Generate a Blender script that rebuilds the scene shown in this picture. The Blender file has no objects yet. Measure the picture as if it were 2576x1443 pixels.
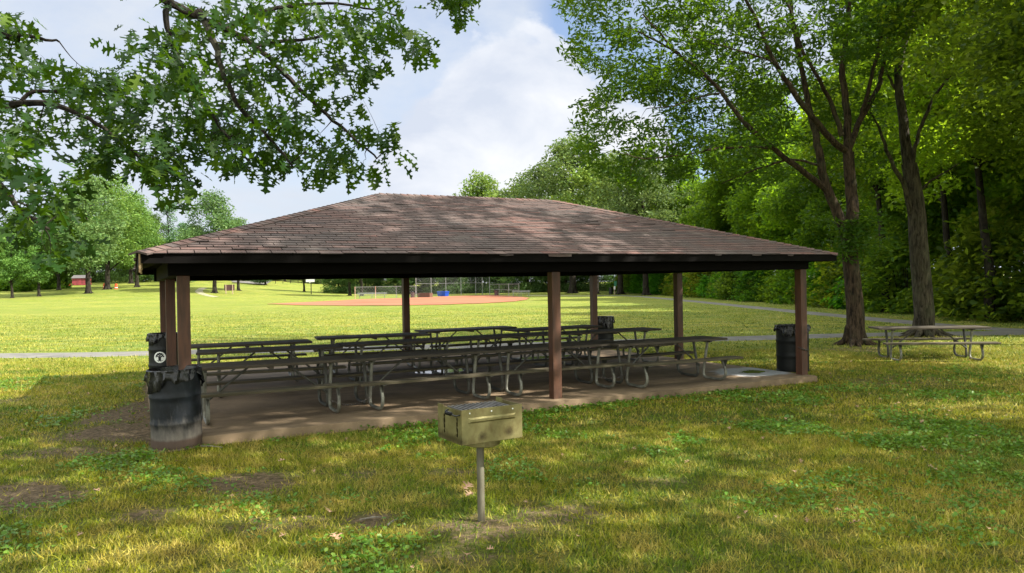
import bpy, math, random
import numpy as np
from mathutils import Vector, Matrix

sc = bpy.context.scene
# ------------------------------------------------------------------ camera
cam = bpy.data.cameras.new('camera'); camo = bpy.data.objects.new('camera', cam)
sc.collection.objects.link(camo); sc.camera = camo
cam.sensor_width = 36.0; cam.lens = 1899.4/2576*36; cam.clip_start = .05; cam.clip_end = 2000
EYE = 1.95; PITCH = -0.0049; ROLL = -0.0173; FPX = 1899.4
_f = Vector((0, math.cos(PITCH), math.sin(PITCH))); _u = Vector((0, -math.sin(PITCH), math.cos(PITCH))); _r = Vector((1, 0, 0))
_c, _s = math.cos(ROLL), math.sin(ROLL)
_R = _r*_c + _u*_s; _U = _u*_c - _r*_s
camo.matrix_world = Matrix(((_R.x, _U.x, -_f.x, 0), (_R.y, _U.y, -_f.y, 0), (_R.z, _U.z, -_f.z, EYE), (0, 0, 0, 1)))
sc.render.resolution_x = 1024; sc.render.resolution_y = 573
sc.view_settings.view_transform = 'Standard'; sc.view_settings.look = 'None'
sc.view_settings.exposure = 1.4; sc.view_settings.gamma = 1
# ------------------------------------------------------------------ sky + sun
SUN_EL = math.radians(43); SUN_H = Vector((.955, -.26)).normalized()
SUN_DIR = Vector((SUN_H.x*math.cos(SUN_EL), SUN_H.y*math.cos(SUN_EL), math.sin(SUN_EL)))
sl = bpy.data.lights.new('sun', 'SUN'); sl.energy = 5.0; sl.angle = math.radians(.53); sl.color = (1, .95, .84)
slo = bpy.data.objects.new('sun', sl); sc.collection.objects.link(slo)
slo.rotation_euler = SUN_DIR.to_track_quat('Z', 'Y').to_euler()
world = bpy.data.worlds.new('World'); sc.world = world; world.use_nodes = True
wn = world.node_tree; wn.nodes.clear()
def N(t, typ, **kw):
    n = t.nodes.new(typ)
    for k, v in kw.items():
        if k.startswith('_'): setattr(n, k[1:], v)
        else: n.inputs[k.replace('__', ' ')].default_value = v
    return n
def L(t, a, b): t.links.new(a, b)
def mth(t, op, a, b=None, c=None, clamp=False):
    n = t.nodes.new('ShaderNodeMath'); n.operation = op; n.use_clamp = clamp
    for i, v in enumerate((a, b, c)):
        if v is None: continue
        if isinstance(v, (int, float)): n.inputs[i].default_value = v
        else: t.links.new(v, n.inputs[i])
    return n.outputs[0]
def mixc(t, f, a, b, bt='MIX'):
    n = t.nodes.new('ShaderNodeMix'); n.data_type = 'RGBA'; n.blend_type = bt; n.clamp_factor = True
    for i, v in ((0, f), (6, a), (7, b)):
        if isinstance(v, (int, float)): n.inputs[i].default_value = v
        elif isinstance(v, (tuple, list)): n.inputs[i].default_value = (*v[:3], 1)
        else: t.links.new(v, n.inputs[i])
    return n.outputs[2]
def ramp(t, f, stops, interp='LINEAR'):
    n = t.nodes.new('ShaderNodeValToRGB'); e = n.color_ramp.elements; n.color_ramp.interpolation = interp
    while len(e) < len(stops): e.new(.5)
    for i, (p, c) in enumerate(stops):
        e[i].position = p; e[i].color = (c, c, c, 1) if isinstance(c, (int, float)) else (*c[:3], 1)
    t.links.new(f, n.inputs[0]); return n.outputs[0]
def noise(t, vec, scale, detail=4, rough=.55, dist=0):
    n = t.nodes.new('ShaderNodeTexNoise'); n.inputs['Scale'].default_value = scale; n.inputs['Detail'].default_value = detail
    n.inputs['Roughness'].default_value = rough; n.inputs['Distortion'].default_value = dist
    if vec is not None: t.links.new(vec, n.inputs['Vector'])
    return n.outputs['Fac']
def scl(t, vec, s, loc=(0, 0, 0), rot=(0, 0, 0)):
    n = t.nodes.new('ShaderNodeMapping'); n.inputs['Scale'].default_value = s; n.inputs['Location'].default_value = loc; n.inputs['Rotation'].default_value = rot
    t.links.new(vec, n.inputs[0]); return n.outputs[0]

tc = wn.nodes.new('ShaderNodeTexCoord'); D = tc.outputs['Generated']
sky = wn.nodes.new('ShaderNodeTexSky'); sky.sky_type = 'NISHITA'; sky.sun_disc = False
sky.sun_elevation = SUN_EL; sky.sun_rotation = math.atan2(SUN_H.x, SUN_H.y); sky.air_density = 1; sky.dust_density = 1.2; sky.ozone_density = 1.5
sep = wn.nodes.new('ShaderNodeSeparateXYZ'); L(wn, D, sep.inputs[0])
# cumulus tower: a bulging mass centred a little right of straight ahead
cn = noise(wn, scl(wn, D, (1, 1, 1.5)), 7, 8, .55, .1)
cn2 = noise(wn, scl(wn, D, (1, 1, 2.2), (3, 1, 2)), 2.6, 7, .6, .2)
dx = mth(wn, 'MULTIPLY', mth(wn, 'SUBTRACT', sep.outputs[0], .015), 4.6)
dz = mth(wn, 'MULTIPLY', mth(wn, 'SUBTRACT', sep.outputs[2], .06), 4.0)
rr = mth(wn, 'SQRT', mth(wn, 'ADD', mth(wn, 'MULTIPLY', dx, dx), mth(wn, 'MULTIPLY', dz, dz)))
blob = mth(wn, 'SUBTRACT', 1.0, rr)
blob = mth(wn, 'ADD', blob, mth(wn, 'MULTIPLY', mth(wn, 'SUBTRACT', cn, .5), .75))
cum = ramp(wn, blob, [(0.0, 0), (.06, 1)])
veil = ramp(wn, cn2, [(.36, 0), (.56, 1)])
# thin blue gap hugging the top right of the tower
gap = mth(wn, 'MULTIPLY', ramp(wn, mth(wn, 'SUBTRACT', 1.75, rr), [(.38, 0), (.62, 1)]), ramp(wn, sep.outputs[0], [(0.02, 0), (.06, 1)]))
veil = mth(wn, 'MULTIPLY', veil, mth(wn, 'SUBTRACT', 1.0, mth(wn, 'MULTIPLY', gap, 1.0)))
veil = mth(wn, 'MULTIPLY_ADD', veil, .42, .56, clamp=True)
veil = mth(wn, 'MULTIPLY', veil, mth(wn, 'SUBTRACT', 1.0, mth(wn, 'MULTIPLY', gap, .65)))
skyb = mixc(wn, 1.0, sky.outputs[0], (.085, .09, .10), 'MULTIPLY')
grey = mixc(wn, noise(wn, scl(wn, D, (1, 1, 2.5), (5, 5, 1)), 3.2, 6, .6), (.31, .345, .40), (.41, .435, .475))
s1 = mixc(wn, veil, skyb, grey)
cumc = mixc(wn, ramp(wn, noise(wn, scl(wn, D, (1, 1, 1.7), (1, 7, 1)), 5.5, 8, .55, .3), [(.35, 0), (.62, 1)]), (.34, .37, .43), (.475, .485, .505))
s2 = mixc(wn, cum, s1, cumc)
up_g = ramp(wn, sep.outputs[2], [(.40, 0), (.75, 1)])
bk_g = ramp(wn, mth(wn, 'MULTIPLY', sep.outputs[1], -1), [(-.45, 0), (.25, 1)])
gain = mth(wn, 'MULTIPLY_ADD', mth(wn, 'MAXIMUM', up_g, bk_g), 1.6, .80)  # unseen sky overhead and behind the camera brightened and warmed to add fill light
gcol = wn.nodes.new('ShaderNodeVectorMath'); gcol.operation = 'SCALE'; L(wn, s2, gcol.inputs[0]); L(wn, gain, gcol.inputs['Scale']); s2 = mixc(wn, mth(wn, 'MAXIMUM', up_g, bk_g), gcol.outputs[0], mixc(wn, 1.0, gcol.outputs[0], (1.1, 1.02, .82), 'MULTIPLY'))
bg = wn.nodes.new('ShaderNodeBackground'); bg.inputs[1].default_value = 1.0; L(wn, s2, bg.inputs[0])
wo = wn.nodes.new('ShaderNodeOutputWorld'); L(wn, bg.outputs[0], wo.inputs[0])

# ------------------------------------------------------------------ helpers
C = sc.collection
rng = np.random.default_rng(7); random.seed(7)
def W(px, py, z=None, Y=None):
    """point of the world seen at (px, py) of a 2576 wide picture, on the height z or at the distance Y"""
    u, v = px-1288, py-721.5
    c, s = math.cos(-ROLL), math.sin(-ROLL); u, v = u*c-v*s, u*s+v*c
    d = Vector((u/FPX, 1, -v/FPX)); c, s = math.cos(PITCH), math.sin(PITCH)
    d = Vector((d.x, d.y*c-d.z*s, d.y*s+d.z*c))
    t = (z-EYE)/d.z if Y is None else Y/d.y
    return d*t + Vector((0, 0, EYE))
def tag(o, label=None, cat=None, group=None, kind=None):
    if label: o['label'] = label
    if cat: o['category'] = cat
    if group: o['group'] = group
    if kind: o['kind'] = kind
    return o
def empty(name, loc=(0, 0, 0), rz=0):
    o = bpy.data.objects.new(name, None); C.objects.link(o); o.location = loc; o.rotation_euler = (0, 0, rz); o.empty_display_size = .3
    return o
def copy_tree(o, parent=None):
    c = o.copy(); C.objects.link(c)
    if parent: c.parent = parent
    for ch in list(o.children): copy_tree(ch, c)
    return c
def link(name, me, mat, parent=None):
    o = bpy.data.objects.new(name, me); C.objects.link(o)
    if mat and not me.materials: me.materials.append(mat)
    if parent: o.parent = parent
    return o
class MB:
    def __init__(s): s.v = []; s.f = []; s.a = []
    def quadbox(s, pts, a=0):
        n = len(s.v); s.v += [tuple(p) for p in pts]
        for q in ((0, 3, 2, 1), (4, 5, 6, 7), (0, 1, 5, 4), (1, 2, 6, 5), (2, 3, 7, 6), (3, 0, 4, 7)): s.f.append(tuple(n+i for i in q)); s.a.append(a)
        return s
    def box(s, x0, x1, y0, y1, z0, z1, a=0, bev=0):
        if bev:
            b = bev; n = len(s.v)
            P = []
            for z, i in ((z0, b), (z0+b, 0), (z1-b, 0), (z1, b)):
                P += [(x0+i, y0+i, z), (x1-i, y0+i, z), (x1-i, y1-i, z), (x0+i, y1-i, z)]
            s.v += P; F = [(0, 3, 2, 1), (12, 13, 14, 15)]
            for k in range(3):
                for j in range(4): F.append((k*4+j, k*4+(j+1) % 4, k*4+4+(j+1) % 4, k*4+4+j))
            for q in F: s.f.append(tuple(n+i for i in q)); s.a.append(a)
            return s
        return s.quadbox([(x0, y0, z0), (x1, y0, z0), (x1, y1, z0), (x0, y1, z0), (x0, y0, z1), (x1, y0, z1), (x1, y1, z1), (x0, y1, z1)], a)
    def bar(s, p, q, w, h, up=(0, 0, 1), a=0):
        p = Vector(p); q = Vector(q); d = (q-p).normalized(); up = Vector(up)
        if abs(d.dot(up)) > .98: up = Vector((1, 0, 0))
        r = d.cross(up).normalized()*w/2; u = r.cross(d).normalized()*h/2
        return s.quadbox([p-r-u, p+r-u, q+r-u, q-r-u, p-r+u, p+r+u, q+r+u, q-r+u], a)
    def tube(s, pts, r, n=8, cap=True, a=0):
        pts = [Vector(p) for p in pts]; m = len(pts)
        rs = r if isinstance(r, (list, tuple, np.ndarray)) else [r]*m
        d0 = (pts[1]-pts[0]).normalized(); x = d0.orthogonal().normalized(); b = len(s.v)
        for i, p in enumerate(pts):
            d = (pts[min(i+1, m-1)]-pts[max(i-1, 0)]); d = d.normalized() if d.length > 1e-9 else d0
            x = (x-d*x.dot(d)); x = x.normalized() if x.length > 1e-6 else d.orthogonal().normalized()
            y = d.cross(x)
            for k in range(n):
                t = 2*math.pi*k/n; s.v.append(tuple(p+(x*math.cos(t)+y*math.sin(t))*rs[i]))
        for i in range(m-1):
            for k in range(n):
                k2 = (k+1) % n; s.f.append((b+i*n+k, b+i*n+k2, b+(i+1)*n+k2, b+(i+1)*n+k)); s.a.append(a)
        if cap: s.f.append(tuple(b+k for k in range(n-1, -1, -1))); s.a.append(a); s.f.append(tuple(b+(m-1)*n+k for k in range(n))); s.a.append(a)
        return s
    def lathe(s, prof, n=32, c=(0, 0, 0), fn=None, a=0, capb=True, capt=True):
        b = len(s.v)
        for (r, z) in prof:
            for k in range(n):
                t = 2*math.pi*k/n; rr_ = r; zz = z
                if fn: rr_, zz = fn(r, z, t)
                s.v.append((c[0]+rr_*math.cos(t), c[1]+rr_*math.sin(t), c[2]+zz))
        for i in range(len(prof)-1):
            for k in range(n):
                k2 = (k+1) % n; s.f.append((b+i*n+k, b+i*n+k2, b+(i+1)*n+k2, b+(i+1)*n+k)); s.a.append(a)
        if capb: s.f.append(tuple(b+k for k in range(n-1, -1, -1))); s.a.append(a)
        if capt: s.f.append(tuple(b+(len(prof)-1)*n+k for k in range(n))); s.a.append(a)
        return s
    def poly(s, pts, a=0):
        n = len(s.v); s.v += [tuple(p) for p in pts]; s.f.append(tuple(range(n, n+len(pts)))); s.a.append(a); return s
    def prism(s, pts, off, a=0):
        n = len(s.v); m = len(pts); off = Vector(off); s.v += [tuple(p) for p in pts]+[tuple(Vector(p)+off) for p in pts]
        s.f.append(tuple(range(n+m-1, n-1, -1))); s.a.append(a); s.f.append(tuple(range(n+m, n+2*m))); s.a.append(a)
        for i in range(m): j = (i+1) % m; s.f.append((n+i, n+j, n+m+j, n+m+i)); s.a.append(a)
        return s
    def mesh(s, name, smooth=False):
        me = bpy.data.meshes.new(name); me.from_pydata(s.v, [], s.f)
        at = me.attributes.new('tint', 'FLOAT', 'FACE'); at.data.foreach_set('value', s.a)
        if smooth:
            me.polygons.foreach_set('use_smooth', [True]*len(me.polygons))
            try: me.set_sharp_from_angle(angle=math.radians(38))
            except Exception: pass
        me.update(); return me
    def build(s, name, mat, parent=None, smooth=False): return link(name, s.mesh(name, smooth), mat, parent)

def cloud_mesh(name, cen, Rm, size, tmpl, polys, tint):
    """many leaves: template (k,3), centres (n,3), rotations (n,3,3)"""
    n = len(cen); T = np.asarray(tmpl, float); k = len(T)
    V = cen[:, None, :] + np.einsum('nij,kj->nki', Rm, T)*np.asarray(size).reshape(n, 1, 1)
    me = bpy.data.meshes.new(name); me.vertices.add(n*k); me.vertices.foreach_set('co', V.reshape(-1).astype(np.float32))
    lp = np.concatenate([np.array(p) for p in polys]); ln = np.array([len(p) for p in polys]); nl = len(lp)
    me.loops.add(n*nl); me.polygons.add(n*len(polys))
    me.loops.foreach_set('vertex_index', (lp[None, :]+np.arange(n)[:, None]*k).reshape(-1).astype(np.int32))
    st = np.concatenate([[0], np.cumsum(ln)[:-1]])
    me.polygons.foreach_set('loop_start', (st[None, :]+np.arange(n)[:, None]*nl).reshape(-1).astype(np.int32))
    me.update(calc_edges=True)
    at = me.attributes.new('tint', 'FLOAT', 'FACE'); at.data.foreach_set('value', np.repeat(tint, len(polys)).astype(np.float32))
    return me
def rots(n, r, tilt=.9, yaw=None):
    """random orientations whose normal (local z) strays from up by about tilt"""
    y = r.uniform(0, 2*np.pi, n) if yaw is None else yaw
    a = r.normal(0, tilt, n); b = r.normal(0, tilt, n)
    cy, sy, ca, sa, cb, sb = np.cos(y), np.sin(y), np.cos(a), np.sin(a), np.cos(b), np.sin(b); O = np.zeros(n); I = np.ones(n)
    Rz = np.stack([cy, -sy, O, sy, cy, O, O, O, I], 1).reshape(n, 3, 3)
    Rx = np.stack([I, O, O, O, ca, -sa, O, sa, ca], 1).reshape(n, 3, 3)
    Ry = np.stack([cb, O, sb, O, I, O, -sb, O, cb], 1).reshape(n, 3, 3)
    return Rz @ Rx @ Ry
DIA = [(0, 0, 0), (.5, .27, .06), (1, 0, -.05), (.5, -.27, .06)]; DIAP = [(0, 2, 1), (0, 3, 2)]
LAN = [(0, 0, 0), (.4, .17, .04), (1, 0, -.1), (.4, -.17, .04)]

# ------------------------------------------------------------------ materials
def newmat(name):
    m = bpy.data.materials.new(name); m.use_nodes = True; t = m.node_tree; t.nodes.clear()
    b = t.nodes.new('ShaderNodeBsdfPrincipled'); o = t.nodes.new('ShaderNodeOutputMaterial'); L(t, b.outputs[0], o.inputs[0])
    return m, t, b, o
def pos(t): return t.nodes.new('ShaderNodeNewGeometry').outputs['Position']
def obc(t): return t.nodes.new('ShaderNodeTexCoord').outputs['Object']
def attr(t, nm):
    n = t.nodes.new('ShaderNodeAttribute'); n.attribute_name = nm; return n.outputs['Fac']
def bump(t, b, h, st, dist=.02):
    n = t.nodes.new('ShaderNodeBump'); n.inputs['Strength'].default_value = st; n.inputs['Distance'].default_value = dist
    L(t, h, n.inputs['Height']); L(t, n.outputs[0], b.inputs['Normal'])
def simple(name, col, rough=.6, metal=0, col2=None, nscale=6, bmp=0, spec=.5, st=(1, 1, 1)):
    m, t, b, o = newmat(name); b.inputs['Roughness'].default_value = rough; b.inputs['Metallic'].default_value = metal
    b.inputs['Specular IOR Level'].default_value = spec
    v = scl(t, obc(t), st); c2 = col2 or tuple(x*.6 for x in col)
    f = ramp(t, noise(t, v, nscale, 6, .6), [(.35, 0), (.68, 1)])
    L(t, mixc(t, f, col, c2), b.inputs['Base Color'])
    if bmp: bump(t, b, noise(t, v, nscale*4, 5, .6), bmp, .01)
    return m
def leafmat(name, c1, c2, c3, trans=.38, tcol=(.30, .42, .03), rough=.5, spec=.35):
    m, t, b, o = newmat(name); ti = attr(t, 'tint')
    oi = t.nodes.new('ShaderNodeObjectInfo')
    c = ramp(t, ti, [(0, c1), (.55, c2), (1, c3)])
    c = mixc(t, 1.0, c, oi.outputs['Color'], 'MULTIPLY')
    L(t, c, b.inputs['Base Color']); b.inputs['Roughness'].default_value = rough; b.inputs['Specular IOR Level'].default_value = spec
    tr = t.nodes.new('ShaderNodeBsdfTranslucent')
    tcn = mixc(t, .35, mixc(t, 1.0, tcol, oi.outputs['Color'], 'MULTIPLY'), c)
    L(t, tcn, tr.inputs[0])
    mx = t.nodes.new('ShaderNodeMixShader'); mx.inputs[0].default_value = trans
    L(t, b.outputs[0], mx.inputs[1]); L(t, tr.outputs[0], mx.inputs[2]); L(t, mx.outputs[0], o.inputs[0])
    return m
M = {}
M['oak'] = leafmat('oak_leaf', (.005, .019, .003), (.013, .042, .005), (.075, .12, .013), .26, (.16, .32, .009), .5, .16)
M['ash'] = leafmat('ash_leaf', (.009, .030, .004), (.020, .060, .005), (.075, .13, .010), .34, (.24, .42, .010), .5, .14)
M['wood'] = leafmat('forest_leaf', (.010, .030, .004), (.032, .075, .007), (.13, .17, .015), .48, (.42, .58, .03), .55, .14)
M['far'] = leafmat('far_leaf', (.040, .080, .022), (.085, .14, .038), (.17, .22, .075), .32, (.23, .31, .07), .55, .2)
M['conif'] = leafmat('conifer_needle', (.03, .07, .03), (.05, .10, .04), (.09, .14, .06), .15, (.1, .2, .05), .6)
M['bark'] = None
def barkmat(name, c1, c2, sc_=1.0, st=(1, 1, .22)):
    m, t, b, o = newmat(name); v = scl(t, obc(t), st)
    n1 = noise(t, v, 16*sc_, 8, .65, .6); n2 = noise(t, obc(t), 2.2, 4)
    f = ramp(t, n1, [(.38, 0), (.62, 1)]); c = mixc(t, f, c1, c2)
    c = mixc(t, ramp(t, n2, [(.5, 0), (.7, .4)]), c, (.06, .07, .035))
    L(t, c, b.inputs['Base Color']); b.inputs['Roughness'].default_value = .95; b.inputs['Specular IOR Level'].default_value = .2
    bump(t, b, n1, 1.0, .05); return m
M['bark'] = barkmat('bark', (.009, .0065, .004), (.068, .046, .028))
M['barkd'] = barkmat('dark_bark', (.007, .006, .0045), (.034, .027, .020), .8)
M['barkg'] = barkmat('grey_bark', (.012, .010, .007), (.075, .063, .042), .8)
# grass colour shared by ground sheet and blades
def grass_colour(t):
    p = pos(t)
    a = noise(t, p, .45, 5, .6); b_ = noise(t, p, 2.6, 5, .65); c_ = noise(t, scl(t, p, (.35, 1, 1)), .09, 3, .5)
    col = mixc(t, ramp(t, a, [(.36, 0), (.62, 1)]), (.105, .195, .006), (.30, .29, .012))
    col = mixc(t, ramp(t, b_, [(.46, 0), (.66, .9)]), col, (.46, .34, .075))
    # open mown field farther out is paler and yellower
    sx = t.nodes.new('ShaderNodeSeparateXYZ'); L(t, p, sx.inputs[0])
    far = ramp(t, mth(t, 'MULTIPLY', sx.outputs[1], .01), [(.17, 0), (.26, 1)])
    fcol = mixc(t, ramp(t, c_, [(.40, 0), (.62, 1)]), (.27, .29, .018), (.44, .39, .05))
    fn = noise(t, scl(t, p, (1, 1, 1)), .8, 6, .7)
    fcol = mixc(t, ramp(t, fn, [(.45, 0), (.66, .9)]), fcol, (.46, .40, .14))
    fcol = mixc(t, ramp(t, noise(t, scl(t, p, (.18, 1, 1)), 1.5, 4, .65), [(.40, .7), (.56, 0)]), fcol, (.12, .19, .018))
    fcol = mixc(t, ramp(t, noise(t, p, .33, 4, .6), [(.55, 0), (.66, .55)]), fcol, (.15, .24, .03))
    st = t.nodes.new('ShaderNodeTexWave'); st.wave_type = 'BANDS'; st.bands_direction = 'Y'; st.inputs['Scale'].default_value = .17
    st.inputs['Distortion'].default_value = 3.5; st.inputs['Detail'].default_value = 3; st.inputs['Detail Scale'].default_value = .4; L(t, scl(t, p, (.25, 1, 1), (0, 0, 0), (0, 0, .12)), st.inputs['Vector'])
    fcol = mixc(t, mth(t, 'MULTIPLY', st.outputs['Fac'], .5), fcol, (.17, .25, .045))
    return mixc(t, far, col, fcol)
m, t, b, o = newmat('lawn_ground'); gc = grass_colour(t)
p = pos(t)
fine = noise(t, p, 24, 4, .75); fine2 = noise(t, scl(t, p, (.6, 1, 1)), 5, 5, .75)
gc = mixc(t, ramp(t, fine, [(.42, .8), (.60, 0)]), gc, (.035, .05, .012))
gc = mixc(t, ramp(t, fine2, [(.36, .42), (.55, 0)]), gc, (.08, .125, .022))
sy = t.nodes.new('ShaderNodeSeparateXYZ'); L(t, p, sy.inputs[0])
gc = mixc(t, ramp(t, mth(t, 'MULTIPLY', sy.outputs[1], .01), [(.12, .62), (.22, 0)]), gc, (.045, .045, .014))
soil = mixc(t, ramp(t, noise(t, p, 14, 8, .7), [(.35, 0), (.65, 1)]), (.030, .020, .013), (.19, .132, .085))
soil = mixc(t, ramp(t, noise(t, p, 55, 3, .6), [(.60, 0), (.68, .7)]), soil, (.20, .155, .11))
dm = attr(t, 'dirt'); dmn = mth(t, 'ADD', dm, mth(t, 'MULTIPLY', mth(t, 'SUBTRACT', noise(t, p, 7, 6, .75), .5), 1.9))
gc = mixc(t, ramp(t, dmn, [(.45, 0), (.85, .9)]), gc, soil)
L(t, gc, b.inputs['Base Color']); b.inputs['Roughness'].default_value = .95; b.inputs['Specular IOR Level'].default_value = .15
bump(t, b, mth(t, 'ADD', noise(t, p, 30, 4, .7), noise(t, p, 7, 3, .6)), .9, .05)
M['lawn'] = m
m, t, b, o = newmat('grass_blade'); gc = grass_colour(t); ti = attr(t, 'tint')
gc = mixc(t, ramp(t, ti, [(.0, .95), (.42, 0)]), gc, (.028, .075, .004))
gc = mixc(t, ramp(t, ti, [(.66, 0), (.95, .9)]), gc, (.46, .37, .09))
L(t, gc, b.inputs['Base Color']); b.inputs['Roughness'].default_value = .55; b.inputs['Specular IOR Level'].default_value = .3
tr = t.nodes.new('ShaderNodeBsdfTranslucent'); L(t, gc, tr.inputs[0]); mx = t.nodes.new('ShaderNodeMixShader'); mx.inputs[0].default_value = .35
L(t, b.outputs[0], mx.inputs[1]); L(t, tr.outputs[0], mx.inputs[2]); L(t, mx.outputs[0], o.inputs[0]); M['blade'] = m
M['clover'] = leafmat('clover_leaf', (.035, .10, .006), (.075, .17, .010), (.17, .26, .035), .3, (.25, .42, .03), .45)

def conc(name, c1, c2, puddles=(), rough=.85):
    m, t, b, o = newmat(name); v = obc(t)
    a = noise(t, v, 1.3, 6, .6); a2 = noise(t, v, 12, 6, .65); st_ = noise(t, scl(t, v, (.5, 2.2, 1)), 2.4, 5, .6)
    c = mixc(t, ramp(t, a, [(.35, 0), (.65, 1)]), c1, c2)
    c = mixc(t, ramp(t, st_, [(.52, 0), (.7, .65)]), c, tuple(x*.45 for x in c1))
    c = mixc(t, ramp(t, a2, [(.55, 0), (.75, .5)]), c, tuple(min(1, x*1.35) for x in c2))
    rg = None; sx = t.nodes.new('ShaderNodeSeparateXYZ'); L(t, v, sx.inputs[0]); nn = noise(t, v, 3.5, 6, .65)
    for (x, y, rx, ry, ring) in puddles:
        ddx = mth(t, 'DIVIDE', mth(t, 'SUBTRACT', sx.outputs[0], x), rx); ddy = mth(t, 'DIVIDE', mth(t, 'SUBTRACT', sx.outputs[1], y), ry)
        r_ = mth(t, 'SQRT', mth(t, 'ADD', mth(t, 'MULTIPLY', ddx, ddx), mth(t, 'MULTIPLY', ddy, ddy)))
        r_ = mth(t, 'ADD', r_, mth(t, 'MULTIPLY', mth(t, 'SUBTRACT', nn, .5), .8))
        msk = ramp(t, r_, [(.78, 1), (1.0, 0)])
        if ring: # chalky crust left round a wet middle
            cr = mth(t, 'MULTIPLY', msk, ramp(t, r_, [(.22, 0), (.42, 1)]))
            c = mixc(t, mth(t, 'MULTIPLY', cr, ramp(t, a2, [(.3, .6), (.5, 1)])), c, (.36, .37, .40))
            wet = ramp(t, r_, [(.25, 1), (.40, 0)]); c = mixc(t, mth(t, 'MULTIPLY', wet, .6), c, (.07, .06, .055))
        else:
            wet = msk; c = mixc(t, mth(t, 'MULTIPLY', wet, .6), c, (.10, .09, .085))
        rg = wet if rg is None else mth(t, 'MAXIMUM', rg, wet)
    L(t, c, b.inputs['Base Color'])
    bm = t.nodes.new('ShaderNodeBump'); bm.inputs['Strength'].default_value = .35; bm.inputs['Distance'].default_value = .01; L(t, a2, bm.inputs['Height']); L(t, bm.outputs[0], b.inputs['Normal'])
    if rg is not None:
        L(t, mth(t, 'MULTIPLY_ADD', rg, -(rough-.06), rough), b.inputs['Roughness'])
        L(t, mth(t, 'MULTIPLY_ADD', rg, -.35, .35), bm.inputs['Strength'])
    else: b.inputs['Roughness'].default_value = rough
    return m
def _l(px, py): q = W(px, py, .09); a_, b__ = q.x+4.24, q.y-9.6118; return a_*math.cos(.4637)+b__*math.sin(.4637), -a_*math.sin(.4637)+b__*math.cos(.4637)
PU1 = _l(1105, 934); PU2 = _l(1895, 936)
M['slab'] = conc('shelter_concrete', (.145, .098, .056), (.235, .165, .10), [(*PU1, .75, .5, 0), (*PU2, .95, .75, 1), (8.6, 5.9, 1.0, .4, 0)])
M['path'] = conc('asphalt_path', (.095, .09, .082), (.155, .145, .13))
M['pale'] = conc('pale_gravel', (.22, .21, .12), (.28, .25, .15))
m, t, b, o = newmat('infield_clay'); p = pos(t)
c = mixc(t, ramp(t, noise(t, scl(t, p, (.3, 1, 1)), .35, 6, .6), [(.35, 0), (.65, 1)]), (.20, .058, .024), (.275, .10, .044))
c = mixc(t, ramp(t, noise(t, scl(t, p, (.2, 1, 1)), .9, 4, .6), [(.6, 0), (.72, .6)]), c, (.33, .18, .10))
L(t, c, b.inputs['Base Color']); b.inputs['Roughness'].default_value = .95; M['clay'] = m
# wood of tables: weathered grey planks with grain
def plank(name, c1, c2, c3):
    m, t, b, o = newmat(name); v = obc(t)
    g = noise(t, scl(t, v, (.6, 9, 9)), 5, 8, .65, .6); g2 = noise(t, v, 1.6, 4)
    c = mixc(t, ramp(t, g, [(.36, 0), (.64, 1)]), c1, c2); c = mixc(t, ramp(t, g2, [(.5, 0), (.72, .7)]), c, c3)
    ti = attr(t, 'tint'); c = mixc(t, mth(t, 'MULTIPLY', ti, .35), c, tuple(x*.5 for x in c1))
    oi = t.nodes.new('ShaderNodeObjectInfo'); c = mixc(t, mth(t, 'MULTIPLY', oi.outputs['Random'], .35), c, (.085, .062, .04))
    L(t, c, b.inputs['Base Color']); b.inputs['Roughness'].default_value = .8; bump(t, b, g, .6, .008); return m
M['plank'] = plank('weathered_plank', (.022, .017, .012), (.060, .048, .032), (.03, .03, .017))
M['plankl'] = plank('pale_bench_plank', (.035, .028, .015), (.095, .078, .042), (.05, .048, .02))
M['pipe'] = simple('galvanised_pipe', (.10, .10, .085), .5, .4, (.045, .042, .034), 9, .15)
M['pipe_lit'] = simple('lit_pipe', (.23, .23, .19), .5, .2, (.08, .075, .06), 7, .15)  # paler copy of the pipe material, daylight on the front legs painted in
M['brown'] = simple('brown_post_paint', (.092, .034, .015), .6, 0, (.040, .017, .008), 3, .2, st=(6, 6, .7))
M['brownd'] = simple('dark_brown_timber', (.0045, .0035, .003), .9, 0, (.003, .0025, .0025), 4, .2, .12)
M['raw'] = simple('split_raw_wood', (.42, .32, .17), .85, 0, (.16, .10, .05), 12, .4, st=(6, 6, .5))
m, t, b, o = newmat('asphalt_shingle'); v = obc(t); ti = attr(t, 'tint')
c = ramp(t, ti, [(0, (.038, .028, .028)), (.25, (.082, .053, .045)), (.5, (.112, .066, .055)), (.75, (.142, .058, .043)), (1, (.15, .112, .10))])
gr = noise(t, v, 140, 3, .8); c = mixc(t, ramp(t, gr, [(.40, .45), (.62, 0)]), c, (.045, .032, .030))
c = mixc(t, ramp(t, noise(t, scl(t, v, (.55, 1, 1)), .9, 6, .6), [(.48, 0), (.68, .62)]), c, (.055, .048, .046))
c = mixc(t, ramp(t, noise(t, scl(t, v, (1, 1, 1), (4, 2, 0)), 1.5, 5, .6), [(.55, 0), (.7, .35)]), c, (.19, .155, .135))
L(t, c, b.inputs['Base Color']); b.inputs['Roughness'].default_value = .9; bump(t, b, gr, .5, .006); M['shingle'] = m
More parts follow.
